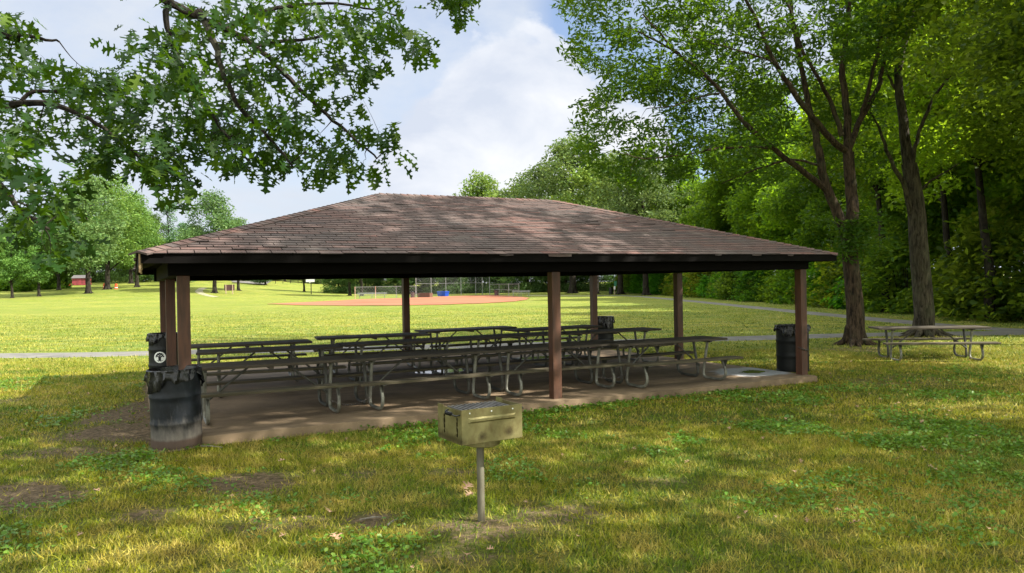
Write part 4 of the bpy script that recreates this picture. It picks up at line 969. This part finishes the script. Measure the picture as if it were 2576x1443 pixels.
limb(mb, [C2(1630, 760, D1+.1), C2(1550, 700, D1-.3), C2(1430, 560, D1-.8), C2(1330, 420, D1-1), C2(1250, 290, D1-1.2), C2(1200, 170, D1-1.3), C2(1120, 0, D1-1.5), C2(1050, -120, D1-1.6)], .11, .03, nodes, rnd, 5, 8)
limb(mb, [C2(1630, 760, D1+.1), C2(1625, 560, D1+.2), C2(1600, 350, D1+.2), C2(1620, 200, D1+.2), C2(1640, 0, D1+.2), C2(1640, -300, D1)], .12, .05, nodes, rnd, 5, 10)
limb(mb, [C2(1635, 740, D1+.1), C2(1690, 600, D1+.5), C2(1770, 460, D1+.8), C2(1800, 360, D1+1), C2(1850, 130, D1+1.2), C2(1930, -50, D1+1.4)], .10, .04, nodes, rnd, 5, 8)
limb(mb, [C2(1690, 600, D1+.5), C2(1740, 430, D1+.3), C2(1790, 200, D1+.1), C2(1830, 0, D1), C2(1850, -150, D1)], .07, .04, nodes, rnd, 5, 8)
limb(mb, [C2(1600, 680, D1), C2(1550, 530, D1), C2(1480, 390, D1-.3), C2(1410, 270, D1-.4), C2(1350, 80, D1-.5), C2(1290, -80, D1-.6)], .08, .03, nodes, rnd, 5, 8)
limb(mb, [C2(1250, 740, D1-1.2), C2(1130, 738, D1-1.6), C2(980, 745, D1-1.9), C2(830, 772, D1-2.2), C2(620, 795, D1-2.5), C2(520, 770, D1-2.7)], .045, .010, nodes, rnd, 5, 6)
limb(mb, [C2(1490, 830, D1-.2), C2(1350, 800, D1-.8), C2(1200, 840, D1-1.1), C2(1090, 880, D1-1.4), C2(1000, 920, D1-1.6)], .04, .010, nodes, rnd, 5, 6)
limb(mb, [C2(1250, 310, D1-1.2), C2(1120, 265, D1-1.6), C2(1000, 230, D1-1.9), C2(850, 190, D1-2.2)], .03, .01, nodes, rnd, 5, 6)
limb(mb, [C2(985, 470, D1-2), C2(880, 490, D1-2.2), C2(760, 530, D1-2.4), C2(620, 545, D1-2.6)], .03, .01, nodes, rnd, 5, 6)
# slender leaders above the frame carry the upper crown
BK = [(1960, 150), (2230, 150), (2230, 620), (2080, 620), (1960, 420)]
B1 = [(1390, -30), (1420, 90), (1480, 200), (1560, 190), (1470, 250), (1440, 310), (1470, 400), (1540, 450), (1640, 480), (1790, 430), (1960, 470), (2060, 560), (2110, 620), (2190, 600), (2200, 420), (2230, 250), (2280, 100), (2320, -30)]
H1 = [(1560, 250), (1700, 290), (1690, 330), (1580, 310)]
tips = sample_tips(B1, D1-2.7, D1+3.8, 420, rnd, .30, (H1, BK))+sample_tips(BK, D1+.5, D1+4.5, 75, rnd, .3)
B2 = [(1380, -30), (1450, -250), (1600, -450), (1850, -620), (2150, -650), (2400, -450), (2450, -200), (2350, -30)]
tipsu = sample_tips(B2, D1-4, D1+4, 330, rnd, .4)
limb(mb, [C2(1640, -300, D1), W(2130, -330, None, D1), W(2110, -520, None, D1)], .05, .015, nodes, rnd, 4, 6); limb(mb, [C2(1050, -120, D1-1.6), W(1780, -220, None, D1-1.8), W(1700, -380, None, D1-2)], .03, .01, nodes, rnd, 4, 6)
tl = [W(2150+rnd.uniform(-50, 50), rnd.uniform(540, 640), None, D1+rnd.uniform(-.6, .3)) for _ in range(14)]
T_all = sorted(tips+tipsu+tl, key=lambda q: min((q-p).length for p, _ in nodes[::4]))
twigs(mb, nodes, T_all, rnd, .012)
o1 = mb.build('limbs', M['bark'], ta, True); o1.matrix_parent_inverse = Matrix.Translation(-ta.location)
o2 = leaf_mass('crown', T_all, 62, .25, .20, r, LAN, DIAP, M['ash'], ta, .75, .6, .42); o2.matrix_parent_inverse = Matrix.Translation(-ta.location)

rnd = random.Random(34); r = np.random.default_rng(34)
t2 = W(2322, 846, 0); D2 = t2.y
tb_ = empty('ash_tree', t2); tag(tb_, 'grey green trunked tree behind the lone table, lit yellow green crown', 'tree')
mb = MB(); nodes = []
limb(mb, [t2-Vector((0, 0, .1)), W(2325, 790, None, D2), C2(1985, 1250, D2), C2(1972, 1050, D2), C2(1955, 930, D2), C2(1935, 820, D2)], .33, .23, [], rnd, 5, 16, .008)
flare(mb, t2, .30, rnd, 8, .6, 2.4)
o0 = mb.build('trunk', M['barkg'], tb_, True); o0.matrix_parent_inverse = Matrix.Translation(-tb_.location); mb = MB()
limb(mb, [C2(1940, 860, D2), C2(1915, 700, D2), C2(1900, 560, D2), C2(1880, 400, D2), C2(1900, 250, D2), C2(1940, 130, D2), C2(1975, -20, D2), C2(2000, -200, D2)], .18, .07, nodes, rnd, 5, 10)
limb(mb, [C2(1945, 1080, D2), C2(1915, 930, D2-.3), C2(1860, 840, D2-.6), C2(1815, 730, D2-.8), C2(1785, 640, D2-.9), C2(1740, 560, D2-1)], .10, .03, nodes, rnd, 5, 8)
limb(mb, [C2(1945, 900, D2), C2(1965, 740, D2-.2), C2(2010, 600, D2-.5), C2(2065, 480, D2-.8), C2(2150, 370, D2-1.1), C2(2230, 300, D2-1.3), C2(2290, 200, D2-1.5)], .08, .02, nodes, rnd, 5, 8)
limb(mb, [C2(1995, 950, D2), C2(2050, 900, D2-.3), C2(2120, 860, D2-.6), C2(2190, 815, D2-.8)], .045, .012, nodes, rnd, 5, 6)
limb(mb, [C2(1895, 470, D2), C2(1850, 420, D2), C2(1815, 330, D2+.1), C2(1790, 200, D2+.2)], .06, .02, nodes, rnd, 5, 6)
B3 = [(2150, -40), (2110, 120), (2150, 300), (2180, 440), (2260, 520), (2380, 480), (2420, 380), (2440, 250), (2480, 60), (2500, -40)]
B4 = [(2100, -40), (2160, -400), (2350, -560), (2600, -400), (2620, -100), (2500, -40)]
tips = sample_tips(B3, D2+.4, D2+4.2, 150, rnd, .3)+sample_tips(B4, D2-3.5, D2+3.5, 200, rnd, .4)
T_all = sorted(tips, key=lambda q: min((q-p).length for p, _ in nodes[::4])); twigs(mb, nodes, T_all, rnd, .012)
o1 = mb.build('limbs', M['barkg'], tb_, True); o1.matrix_parent_inverse = Matrix.Translation(-tb_.location)
o2 = leaf_mass('crown', T_all, 52, .28, .22, r, DIA, DIAP, M['wood'], tb_, .75, .6, .55); o2.matrix_parent_inverse = Matrix.Translation(-tb_.location); o2.color = (1.3, 1.4, .9, 1)

# ------------------------------------------------------------------ generic trees
def tree_meshes(seed, H, cr, tr_, base, nclu, nper, lsize, spread, lumps=9, tmpl=DIA, shape='round', mat='far', bark='barkd', low=False):
    rnd = random.Random(seed); r = np.random.default_rng(seed); mb = MB(); nodes = []
    lean = rnd.uniform(-.05, .05)*H; ctr = base+(H-base)*.5; hh = (H-base)*.5
    limb(mb, [(0, 0, -.3), (lean*.1, 0, H*.15), (lean*.3, .02*H, H*.4), (lean*.6, 0, H*.65), (lean, 0, H*.92)], tr_, tr_*.12, nodes, rnd, 5, 10, .03)
    flare(mb, (0, 0, 0), tr_*.85, rnd, 6, tr_*1.8, 1.8)
    L_ = []
    for i in range(lumps):
        if shape == 'cone': z = base+(H-base)*(i+.3)/lumps; rad = cr*(1-(z-base)/(H-base))*.75; a = i*2.4; L_.append((Vector((math.cos(a)*rad*.5, math.sin(a)*rad*.5, z)), max(.8, rad*.8), .55))
        else:
            a = i*2.39996+rnd.uniform(-.4, .4); f = (i+.5)/lumps; z = base+(H-base)*(.12+.78*f); env = math.sin(math.pi*min(.97, .22+.72*f))**.7
            rad = cr*env*rnd.uniform(.45, .72); L_.append((Vector((math.cos(a)*rad+lean*.5, math.sin(a)*rad, z)), cr*rnd.uniform(.36, .52)*max(.55, env), .8))
    L_.append((Vector((lean, 0, H-cr*.3)), cr*.38, .9)); 
    for c, rad, fl in L_:
        n0 = min(nodes, key=lambda n_: abs(n_[0].z-max(base*.8, c.z-1.1*rad)) if n_[0].xy.length < cr*.3 else 1e9)
        a = n0[0]; m_ = a.lerp(c, .5)+Vector((0, 0, .12*rad)); cc = crv([a, m_, c], 4); rr_ = tr_*.32
        mb.tube(cc, [rr_*(1-.8*k/(len(cc)-1)) for k in range(len(cc))], 6, cap=False)
    wts = np.array([l_[1]**2 for l_ in L_]); wts /= wts.sum(); cl_ = []
    for i in r.choice(len(L_), nclu, p=wts):
        c, rad, fl = L_[i]; d = r.normal(0, 1, 3); d /= np.linalg.norm(d); q = np.array(c)+d*rad*(r.uniform(.45, 1.0)**.6)*np.array([1, 1, fl])
        if q[2] < base*.9: q[2] = base*.9+r.uniform(0, .5)
        cl_.append(q)
    if low:
        for _ in range(nclu//3): a = r.uniform(0, 6.28); rr_ = cr*r.uniform(.3, .95); cl_.append(np.array([rr_*math.cos(a), rr_*math.sin(a), r.uniform(.2, base+1)]))
    tw_ = [tuple(q) for q in cl_[::3]]; 
    T = np.array(cl_); n = len(T)*nper; bs = np.repeat(T, nper, 0); d = r.normal(0, 1, (n, 3)); d /= np.maximum(1, np.linalg.norm(d, axis=1)[:, None]/1.5)
    P = bs+d*spread*np.array([1, 1, .55]); P[:, 2] = np.maximum(P[:, 2], .05)
    tb = np.repeat(r.normal(0, .2, len(T)), nper)
    cm = cloud_mesh('crown', P, rots(n, r, .7), lsize*r.uniform(.6, 1.3, n), tmpl, DIAP, np.clip(r.normal(.45, .2, n)+tb, 0, 1))
    cm.materials.append(M[mat]); tm = mb.mesh('trunk', True); tm.materials.append(M[bark]); return tm, cm
def plant(name, meshes, loc, label, cat, group=None, scale=1, rz=0, col=(1, 1, 1)):
    o = empty(name, loc, rz); o.scale = (scale[0], scale[1], scale[2]) if isinstance(scale, tuple) else (scale,)*3; tag(o, label, cat, group)
    a = link('trunk', meshes[0], None, o); b_ = link('crown', meshes[1], None, o); b_.color = (*col, 1); return o
rnd = random.Random(77)
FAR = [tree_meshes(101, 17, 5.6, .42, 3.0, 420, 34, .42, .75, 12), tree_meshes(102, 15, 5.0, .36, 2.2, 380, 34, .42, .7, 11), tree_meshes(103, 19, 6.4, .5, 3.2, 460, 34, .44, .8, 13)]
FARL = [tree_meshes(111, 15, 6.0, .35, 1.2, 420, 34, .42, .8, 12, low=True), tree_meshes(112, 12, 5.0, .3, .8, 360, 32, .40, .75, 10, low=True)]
CON = tree_meshes(121, 16, 4.2, .3, 1.0, 420, 26, .42, .55, 14, LAN, 'cone', 'conif')
NEAR = [tree_meshes(131, 12.5, 4.2, .20, 3.0, 420, 44, .30, .42, 12, mat='wood'), tree_meshes(132, 11, 3.8, .16, 2.4, 400, 44, .30, .40, 12, mat='wood'), tree_meshes(133, 18, 4.8, .28, 6.0, 460, 42, .34, .48, 13, mat='wood')]
def shrub_mesh(seed, R_, H, n, ls):
    rnd_ = random.Random(seed); r = np.random.default_rng(seed); mb = MB(); T = []
    for k in range(9):
        a = rnd_.uniform(0, 6.28); x, y = rnd_.uniform(.2, .8)*R_*math.cos(a), rnd_.uniform(.2, .8)*R_*math.sin(a); h = H*rnd_.uniform(.6, 1)
        mb.tube(crv([(x*.3, y*.3, -.1), (x*.6, y*.6, h*.5), (x, y, h*.9)], 3), [.03, .027, .024, .02, .016, .012, .008], 5, cap=False)
    for _ in range(n//40):
        a = r.uniform(0, 6.28); f = r.random()**.5; z = r.random(); e = math.sqrt(max(0, 1-(z*.95)**2.4)); T.append((R_*f*e*math.cos(a), R_*f*e*math.sin(a), .1+H*z*(.8+.2*math.sin(a*3+seed))))
    T = np.array(T); m_ = len(T)*40; P = np.repeat(T, 40, 0)+r.normal(0, .20, (m_, 3))*np.array([1.3, 1.3, .7]); P[:, 2] = np.abs(P[:, 2])+.02
    cm = cloud_mesh('foliage', P, rots(m_, r, .6), ls*r.uniform(.6, 1.3, m_), DIA, DIAP, np.clip(r.normal(.42, .2, m_)+np.repeat(r.normal(0, .2, len(T)), 40), 0, 1)); cm.materials.append(M['wood'])
    tm = mb.mesh('stems', True); tm.materials.append(M['barkd']); return tm, cm
SHADE = [tree_meshes(141, 12, 4.0, .22, 4.5, 120, 26, .30, .42, 12, mat='wood'), tree_meshes(142, 15, 4.5, .26, 5.5, 120, 26, .32, .45, 12, mat='wood')]
NEARS = tree_meshes(151, 12.5, 4.2, .2, 3.8, 480, 90, .16, .42, 12, mat='wood')
SHR = [shrub_mesh(201, 1.9, 3.2, 5600, .27), shrub_mesh(202, 1.7, 2.5, 5000, .26), shrub_mesh(203, 2.2, 4.2, 7000, .28)]
def shrub(loc, i, label, group, s=1, rz=0, col=(1, 1, 1)):
    o = empty('shrub', loc, rz); o.scale = (s,)*3; tag(o, label, 'shrub', group)
    link('stems', SHR[i][0], None, o); b_ = link('foliage', SHR[i][1], None, o); b_.color = (*col, 1); return o
G = lambda x, y: (x, y, float(terr(x, y)))
# woodland edge down the right side
y = 27.0; k = 0
while y < 142:
    x = 21.6+rnd.uniform(-.5, .7)+max(0, (y-100))*-.02
    sc_v = rnd.uniform(.85, 1.2)*(1+max(0, y-60)/160); shrub(G(x, y), k % 3, 'leafy shrub in the green wall along the woodland path', 'shrubs along the woodland edge', sc_v, rnd.uniform(0, 6), (rnd.uniform(.55, 1.15), rnd.uniform(.75, 1.2), rnd.uniform(.7, 1.1)))
    y += 2.7*(1+max(0, y-60)/110); k += 1
y = 26.0; k = 0
while y < 140:
    x = 24.3+rnd.uniform(-.8, 1.2); ye = rnd.uniform(.7, 1.5)
    plant('woodland_tree', NEAR[(k % 2) if k % 5 else 2], G(x, y), 'leafy tree at the front of the woods behind the path', 'tree', 'trees along the woodland edge', rnd.uniform(.9, 1.25), rnd.uniform(0, 6), (ye*.9, ye*1.05, .85))
    y += rnd.uniform(4.2, 5.6)*(1+max(0, y-60)/160); k += 1
for row, x0 in ((0, 30), (1, 37)):
    y = 22.0+row*3
    while y < 160:
        ye = rnd.uniform(1.2, 2.3); plant('forest_tree', NEAR[2] if rnd.random() < .7 else NEAR[0], G(x0+rnd.uniform(-2, 2), y), 'taller tree standing deep in the woods on the right', 'tree', 'trees deeper in the woods', rnd.uniform(.85, 1.15), rnd.uniform(0, 6), (ye, ye, .8))
        y += rnd.uniform(6, 8)*(1+max(0, y-60)/120)
# trees crowding the right border of the picture
plant('woodland_tree', NEARS, G(16.8, 20.0), 'broad leaved tree crowding the upper right border', 'tree', None, 1.3, 2.0, (.95, .95, .7))
plant('woodland_tree', NEARS, G(11.9, 12.5), 'nearest dark leaved tree reaching in at the right border', 'tree', None, .95, 1.0, (.7, .72, .6))
for (x, y, s_, lb) in ((20.4, 27.5, .8, 'slim tree standing at the woodland edge by the right border'), (19.9, 31.5, .9, 'slim trunked tree on the woodland edge behind the lone table'), (20.6, 35.5, .85, 'slim tree between the lone table tree and the fork trunk'), (20.3, 41, .9, 'slim tree on the woodland edge left of the forked ash')):
    plant('woodland_tree', NEAR[2], G(x, y), lb, 'tree', None, s_, x, (1.1, 1.1, .8))
# shade trees standing right of and behind the photographer
for (x, y, i, s, a) in ((8.5, 5.0, 1, 1.3, .9), (12.5, 8.5, 1, 1.35, 2.9), (4.5, -6.5, 1, 1.0, 3.9), (12.5, 2.0, 0, 1.0, .3), (9.5, -3.0, 2, .85, 1.3), (17, 6.5, 2, .95, 2.2), (18, -2.5, 0, 1.2, 4.0), (13.5, -8, 2, .9, 5.0)):
    plant('shade_tree', SHADE[min(i, 1)], G(x, y), 'tall shade tree at the right of the front lawn', 'tree', 'shade trees right of the front lawn', s, a)
# bushes and trees behind the backstop
for i in range(19):
    px = 856+i*36+rnd.uniform(-8, 8); Y = (165 if i < 4 else 150)+rnd.uniform(-5, 8); p = W(px, 730, None, Y)
    s = rnd.uniform(.55, .8); ye = rnd.uniform(.55, 1.0)
    plant('woodland_tree', FARL[i % 2], G(p.x, p.y), 'low branching tree in the belt behind the ball field', 'tree', 'trees behind the ball field', s, rnd.uniform(0, 6), (ye*.8, ye, ye*.8))
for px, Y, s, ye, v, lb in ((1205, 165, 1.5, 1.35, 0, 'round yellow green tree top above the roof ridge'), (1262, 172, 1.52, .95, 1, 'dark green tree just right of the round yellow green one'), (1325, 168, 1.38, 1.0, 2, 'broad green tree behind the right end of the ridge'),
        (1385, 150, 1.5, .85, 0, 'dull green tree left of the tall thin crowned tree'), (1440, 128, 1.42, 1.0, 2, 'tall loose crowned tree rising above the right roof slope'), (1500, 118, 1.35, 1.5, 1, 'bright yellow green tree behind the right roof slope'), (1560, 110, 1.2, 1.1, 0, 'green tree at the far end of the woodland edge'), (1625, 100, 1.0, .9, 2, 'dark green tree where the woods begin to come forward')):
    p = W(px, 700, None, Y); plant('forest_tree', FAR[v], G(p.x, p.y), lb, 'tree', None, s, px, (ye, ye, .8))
# left hand park trees
for px, Y, v, s, col, lb in ((222, 136, 'F0', 1.27, (1.15, 1.25, 1.3), 'large pale green tree with a pyramid crown on the left'), (270, 150, 'F2', 1.2, (1.2, 1.35, .8), 'yellow green tree just behind the large pale green one'),
        (30, 126, 'F1', .74, (1.05, 1.35, .9), 'small bright tree at the left border'), (98, 130, 'F1', .80, (1.05, 1.3, .9), 'small bright round tree between the left border and the big trees'), (148, 160, 'F0', 1.0, (.7, .85, .6), 'dark trunked tree on the small mound at the left'), (166, 168, 'F1', 1.1, (.6, .75, .55), 'darker tree behind the mound at the left'),
        (345, 165, 'F2', 1.0, (1.0, 1.2, .7), 'broad green tree left of the roof corner'), (330, 190, 'F0', 1.35, (1.1, 1.3, .75), 'tall yellow green tree at the back left of the roof corner'), (432, 175, 'C', 1.25, (1.5, 1.6, 1.2), 'pointed conifer above the left roof corner'), (465, 190, 'C', .95, (1.3, 1.5, 1.2), 'shorter conifer right of the pointed one'),
        (540, 140, 'F0', 1.1, (.9, 1.05, 1.1), 'grey green tree above the left roof slope, trunk seen under the roof'), (600, 150, 'F1', .95, (.85, 1.0, .95), 'small crowned tree beside the grey green one'), (668, 190, 'C', 1.0, (1.2, 1.3, 1.2), 'distant conifer tip above the left roof slope'),
        (880, 142, 'F1', .9, (.6, .75, .6), 'dark trunked tree behind the left dugout fence'), (765, 165, 'F1', .75, (.7, .9, .65), 'tree behind the basketball hoop'), (910, 139, 'F0', .8, (.6, .75, .6), 'second dark trunked tree behind the left dugout fence')):
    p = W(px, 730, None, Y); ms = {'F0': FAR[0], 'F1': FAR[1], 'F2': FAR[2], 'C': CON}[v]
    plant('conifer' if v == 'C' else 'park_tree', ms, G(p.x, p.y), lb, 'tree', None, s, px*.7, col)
for i in range(26):
    px = -60+i*37; Y = 215+rnd.uniform(-15, 25); p = W(px, 700, None, Y); ye = rnd.uniform(.6, .95); s = rnd.uniform(.75, 1.0) if px > 420 else rnd.uniform(1.1, 1.5)
    if px > 600: s *= .8
    plant('park_tree', FARL[i % 2] if i % 3 else FAR[i % 3], G(p.x, p.y), 'tree in the distant belt beyond the field at the left', 'tree', 'trees in the distant belt', s, rnd.uniform(0, 6), (ye*.85, ye, ye*.7))
for i in range(9):
    p = W(-30+i*22, 725, None, 158+rnd.uniform(-6, 10)); shrub(G(p.x, p.y), i % 3, 'low bush under the trees at the far left', 'bushes under the left trees', rnd.uniform(.9, 1.5), i, (.7, .9, .7))

# ------------------------------------------------------------------ ball field furniture
def mesh_panel(mb, a, b_, h0, h1, cell=.35, w=.012):
    """chain link drawn as crossing diagonal wires"""
    a, b_ = Vector(a), Vector(b_); d = b_-a; Ln = d.length; d.normalize(); H_ = h1-h0; n = int((Ln+H_)/cell)
    for s in (0, 1):
        for k in range(n+1):
            u0 = k*cell-H_; u1 = u0+H_; za, zb = h0, h1
            if u0 < 0: za = h0-u0; u0 = 0
            if u1 > Ln: zb = h1-(u1-Ln); u1 = Ln
            if zb <= za: continue
            if s: u0, u1 = Ln-u0, Ln-u1
            p = a+d*u0; q = a+d*u1; p = Vector((p.x, p.y, a.z+za)); q = Vector((q.x, q.y, a.z+zb)); up = (q-p).normalized().cross(d.cross(Vector((0, 0, 1)))).normalized()*w/2
            mb.poly([p-up, q-up, q+up, p+up])
def fence(name, pxs, heights, label, cat, rails, cellp, postr=.035, rusty=()):
    root = empty(name, W(*pxs[0], 0)); tag(root, label, cat); bpts = [W(px, py, 0) for px, py in pxs]; inv = Matrix.Translation(-root.location)
    for i, (p, h) in enumerate(zip(bpts, heights)):
        o = MB().tube([p-Vector((0, 0, .1)), p+Vector((0, 0, h))], postr, 8).build('post', M['rustpost' if i in rusty else 'galv'], root); o.matrix_parent_inverse = inv
    mb = MB()
    for (a, b_) in zip(bpts[:-1], bpts[1:]):
        for z in rails: mb.tube([a+Vector((0, 0, z)), b_+Vector((0, 0, z))], .028, 6)
    o = mb.build('rail', M['galv'], root); o.matrix_parent_inverse = inv
    mb = MB()
    for (a, b_) in zip(bpts[:-1], bpts[1:]): mesh_panel(mb, a, b_, .03, rails[0], cellp, .016)
    o = mb.build('wire_mesh', M['link'], root); o.matrix_parent_inverse = inv
    return root
fence('backstop', [(1047, 750), (1085, 747.5), (1122, 745.5), (1160, 743.5), (1197, 742.5), (1214, 742.3), (1232, 742.8)], [5.2]*7, 'tall chain link backstop behind home plate', 'backstop', (5.1, 2.05), .5, .055)
fence('dugout_fence', [(893.5, 754), (945, 752.8), (997, 751.5), (1046, 750.4)], [1.78]*4, 'low chain link fence with rusty rail left of the backstop', 'fence', (1.72,), .4, .04, (0, 1))
fence('dugout_fence', [(1232.5, 743.4), (1256, 745.3), (1280, 746.8), (1306, 748.5)], [1.8, 1.82, 1.85, 1.9], 'low chain link fence with a middle rail right of the backstop', 'fence', (1.78, .95), .4, .04)
def bench(loc, rz, ln, label, mat='alu', back=True):
    root = empty('team_bench', loc, rz); tag(root, label, 'bench')
    mb = MB(); mb.box(-ln/2, ln/2, -.14, -.005, .42, .46); mb.box(-ln/2, ln/2, .005, .14, .42, .46); mb.build('seat', M[mat], root)
    if back: MB().box(-ln/2, ln/2, .20, .23, .62, .88).build('backrest', M[mat], root)
    for x in (-ln*.42, 0, ln*.42):
        mb = MB(); mb.bar((x, 0, -.05), (x, 0, .41), .07, .07); mb.bar((x, .0, .41), (x, .22, .88), .05, .04, up=(1, 0, 0)); mb.bar((x, -.18, .40), (x, .18, .40), .06, .03); mb.build('leg', M['alu'], root)
    return root
p = W(936, 751.5, 0); bench(p, .0, 4.4, 'long pale aluminium bench behind the left dugout fence')
p = W(1311, 747.5, 0); bench(p, -.05, 2.5, 'green grey bench beside the right dugout fence')
def box_thing(name, px0, px1, py, h, d, mat, label, cat, extra=None):
    a, b_ = W(px0, py, 0), W(px1, py, 0); w = (b_-a).length; c = (a+b_)/2; root = empty(name, c, math.atan2(b_.y-a.y, b_.x-a.x)); tag(root, label, cat)
    return root, w
rt, w = box_thing('equipment_bin', 1100, 1121, 746, .8, .8, 'blue', 'bright blue lidded plastic bin against the backstop', 'storage bin')
mb = MB(); mb.quadbox([(-w*.44, 0, 0), (w*.44, 0, 0), (w*.44, .7, 0), (-w*.44, .7, 0), (-w*.5, -.05, .68), (w*.5, -.05, .68), (w*.5, .75, .68), (-w*.5, .75, .68)])
for k in range(5): mb.box(-w*.4+k*w*.19, -w*.4+k*w*.19+.04, -.06, -.02, .1, .66)
mb.build('tub', M['blue'], rt); mb = MB(); mb.box(-w*.53, w*.53, -.09, .79, .68, .74, bev=.01); mb.box(-w*.48, w*.48, -.04, .74, .74, .79, bev=.01); mb.build('lid', M['blue'], rt)
rt, w = box_thing('wooden_bin', 1050, 1081, 749.3, .7, .6, 'brownbox', 'low brown wooden box left of the blue bin', 'storage box')
mb = MB()
for k in range(4): mb.box(-w/2, w/2, 0, .6, k*.16, k*.16+.152)
mb.build('box_boards', M['brownbox'], rt); MB().box(-w/2-.03, w/2+.03, -.03, .63, .645, .68).build('lid', M['brownbox'], rt)
for px, py, lb in ((1038, 749.5, 'dark brown drum at the left end of the backstop'), (1249, 744.5, 'dark brown drum behind the right dugout fence')):
    d_ = drum('steel_drum', W(px, py, 0), lb, M['signb'], 3, .01, .32, .95)
    if px < 1100: d_['group'] = d_['group'] = 'brown drums at the ball field'
    else: d_['group'] = 'brown drums at the ball field'
# basketball hoop
P = W(783, 742, None, 150); P.z = float(terr(P.x, P.y)); hp = empty('basketball_hoop', P); hp.scale = (.9,)*3; tag(hp, 'basketball hoop on a dark pole beyond the ball field', 'basketball hoop')
MB().tube([(0, 0, -.1), (0, 0, 2.6), (0, -.6, 3.0)], .10, 10).build('pole', M['barkd'], hp, True)
MB().box(-.95, .95, -.68, -.62, 2.75, 3.85).build('backboard', M['offw'], hp)
mb = MB(); mb.tube([(.23*math.cos(a), -.95+.23*math.sin(a), 2.95) for a in [i*math.pi/8 for i in range(17)]], .02, 6, cap=False); mb.build('rim', M['orange'], hp)
mb = MB(); [mb.tube([(.23*math.cos(a), -.95+.23*math.sin(a), 2.95), (.13*math.cos(a+.3), -.95+.13*math.sin(a+.3), 2.5)], .012, 4) for a in [i*math.pi/5 for i in range(10)]]; mb.build('net', M['offw'], hp)
# maroon notice board
P = W(577, 748, None, 139); P.z = float(terr(P.x, P.y)); ns = empty('notice_board', P); tag(ns, 'blank maroon board on two pale posts out in the field', 'sign')
for s in (-.62, .62): MB().box(s-.06, s+.06, -.06, .06, -.1, 1.75).build('post', M['postw'], ns)
MB().box(-.95, .95, .065, .12, .62, 1.72).build('board', M['signb'], ns)
# trail marker and bin
P = W(1546, 742, 0); tm_ = empty('trail_marker', P); tag(tm_, 'slim green and white trail post at the start of the woodland path', 'sign')
MB().box(-.05, .05, -.05, .05, -.1, 2.0).build('post', M['postw'], tm_); MB().box(-.07, .30, -.075, -.052, 1.25, 1.95).build('green_panel', M['green'], tm_); MB().box(-.12, .12, -.078, -.055, .75, 1.2).build('white_panel', M['offw'], tm_)
d_ = drum('litter_bin', W(1537, 741.5, 0), 'dark litter bin beside the slim trail post', M['drumk'], 4, .005, .30, 1.0, flap=.1)
# stump flare / pale roots tree at the woods
# red shed, barrels, car, rail fence far left
P = W(206, 716, None, 185); P.z = float(terr(P.x, P.y)); rs_ = empty('red_shed', P, .1); rs_.scale = (.85,)*3; tag(rs_, 'small red shed with grey roof behind the left trees', 'shed')
mb = MB(); 
for k in range(14): mb.box(-2.0+k*.286, -2.0+k*.286+.27, -1.5, 1.5, 0, 2.1)
mb.build('wall', M['redshed'], rs_); MB().prism([(-2.2, -1.8, 2.0), (-2.2, 1.8, 2.0), (-2.2, 0, 2.9)], (4.4, 0, 0)).build('roof', M['greyroof'], rs_)
MB().box(-.5, .5, -1.54, -1.5, 0, 1.9).build('door', M['redshed'], rs_)
for px, Y, lb in ((292, 150, 'orange traffic barrel right of the two trunks'), (263, 165, 'orange traffic barrel between the two trunks'), (174, 172, 'orange traffic barrel left of the red shed')):
    P = W(px, 724, None, Y); P.z = float(terr(P.x, P.y)); tbr = empty('traffic_barrel', P); tag(tbr, lb, 'traffic barrel', 'orange traffic barrels by the left trees')
    MB().lathe([(.38, 0), (.38, .08), (.30, .09), (.29, .4), (.26, .42), (.255, .75), (.23, .77), (.22, 1.05)], 20).build('body', M['orange'], tbr, True)
    MB().lathe([(.296, .22), (.293, .34)], 20, capb=False, capt=False).build('reflective_band', M['offw'], tbr, True)
P = W(598, 715, None, 205); P.z = float(terr(P.x, P.y))+.12; car = empty('parked_car', P, .2); tag(car, 'small red car parked beyond the field at the left', 'car')
mb = MB(); mb.prism([(-2.1, -.85, .3), (2.1, -.85, .3), (2.15, -.85, .7), (1.2, -.85, .9), (.6, -.85, 1.4), (-1.1, -.85, 1.42), (-1.9, -.85, .95), (-2.15, -.85, .85)], (0, 1.7, 0)); mb.build('body', M['redpaint'], car)
mb = MB(); mb.prism([(1.0, -.86, .95), (.52, -.86, 1.34), (-1.0, -.86, 1.36), (-1.6, -.86, .97)], (0, 1.72, 0)); mb.build('window', M['glass'], car)
for sx_ in (-1.35, 1.35):
    for sy_ in (-.8, .8):
        w_ = MB().tube([(sx_, sy_-.1, .33), (sx_, sy_+.1, .33)], .33, 14).build('wheel', M['drumk'], car)
root = empty('rail_fence', W(655, 718, None, 200)); tag(root, 'dark post and rail fence in front of the distant trees', 'fence'); root.location.z = float(terr(root.location.x, root.location.y))
for k in range(9): MB().box(k*2.0-.06, k*2.0+.06, -.06, .06, -.3, 1.3).build('post', M['barkd'], root)
mb = MB(); [mb.box(-.2, 16.2, -.09, -.065, z, z+.12) for z in (.4, .8, 1.15)]; mb.build('rail', M['barkd'], root)
print('faces', sum(len(o.data.polygons) for o in bpy.data.objects if o.type == 'MESH'))
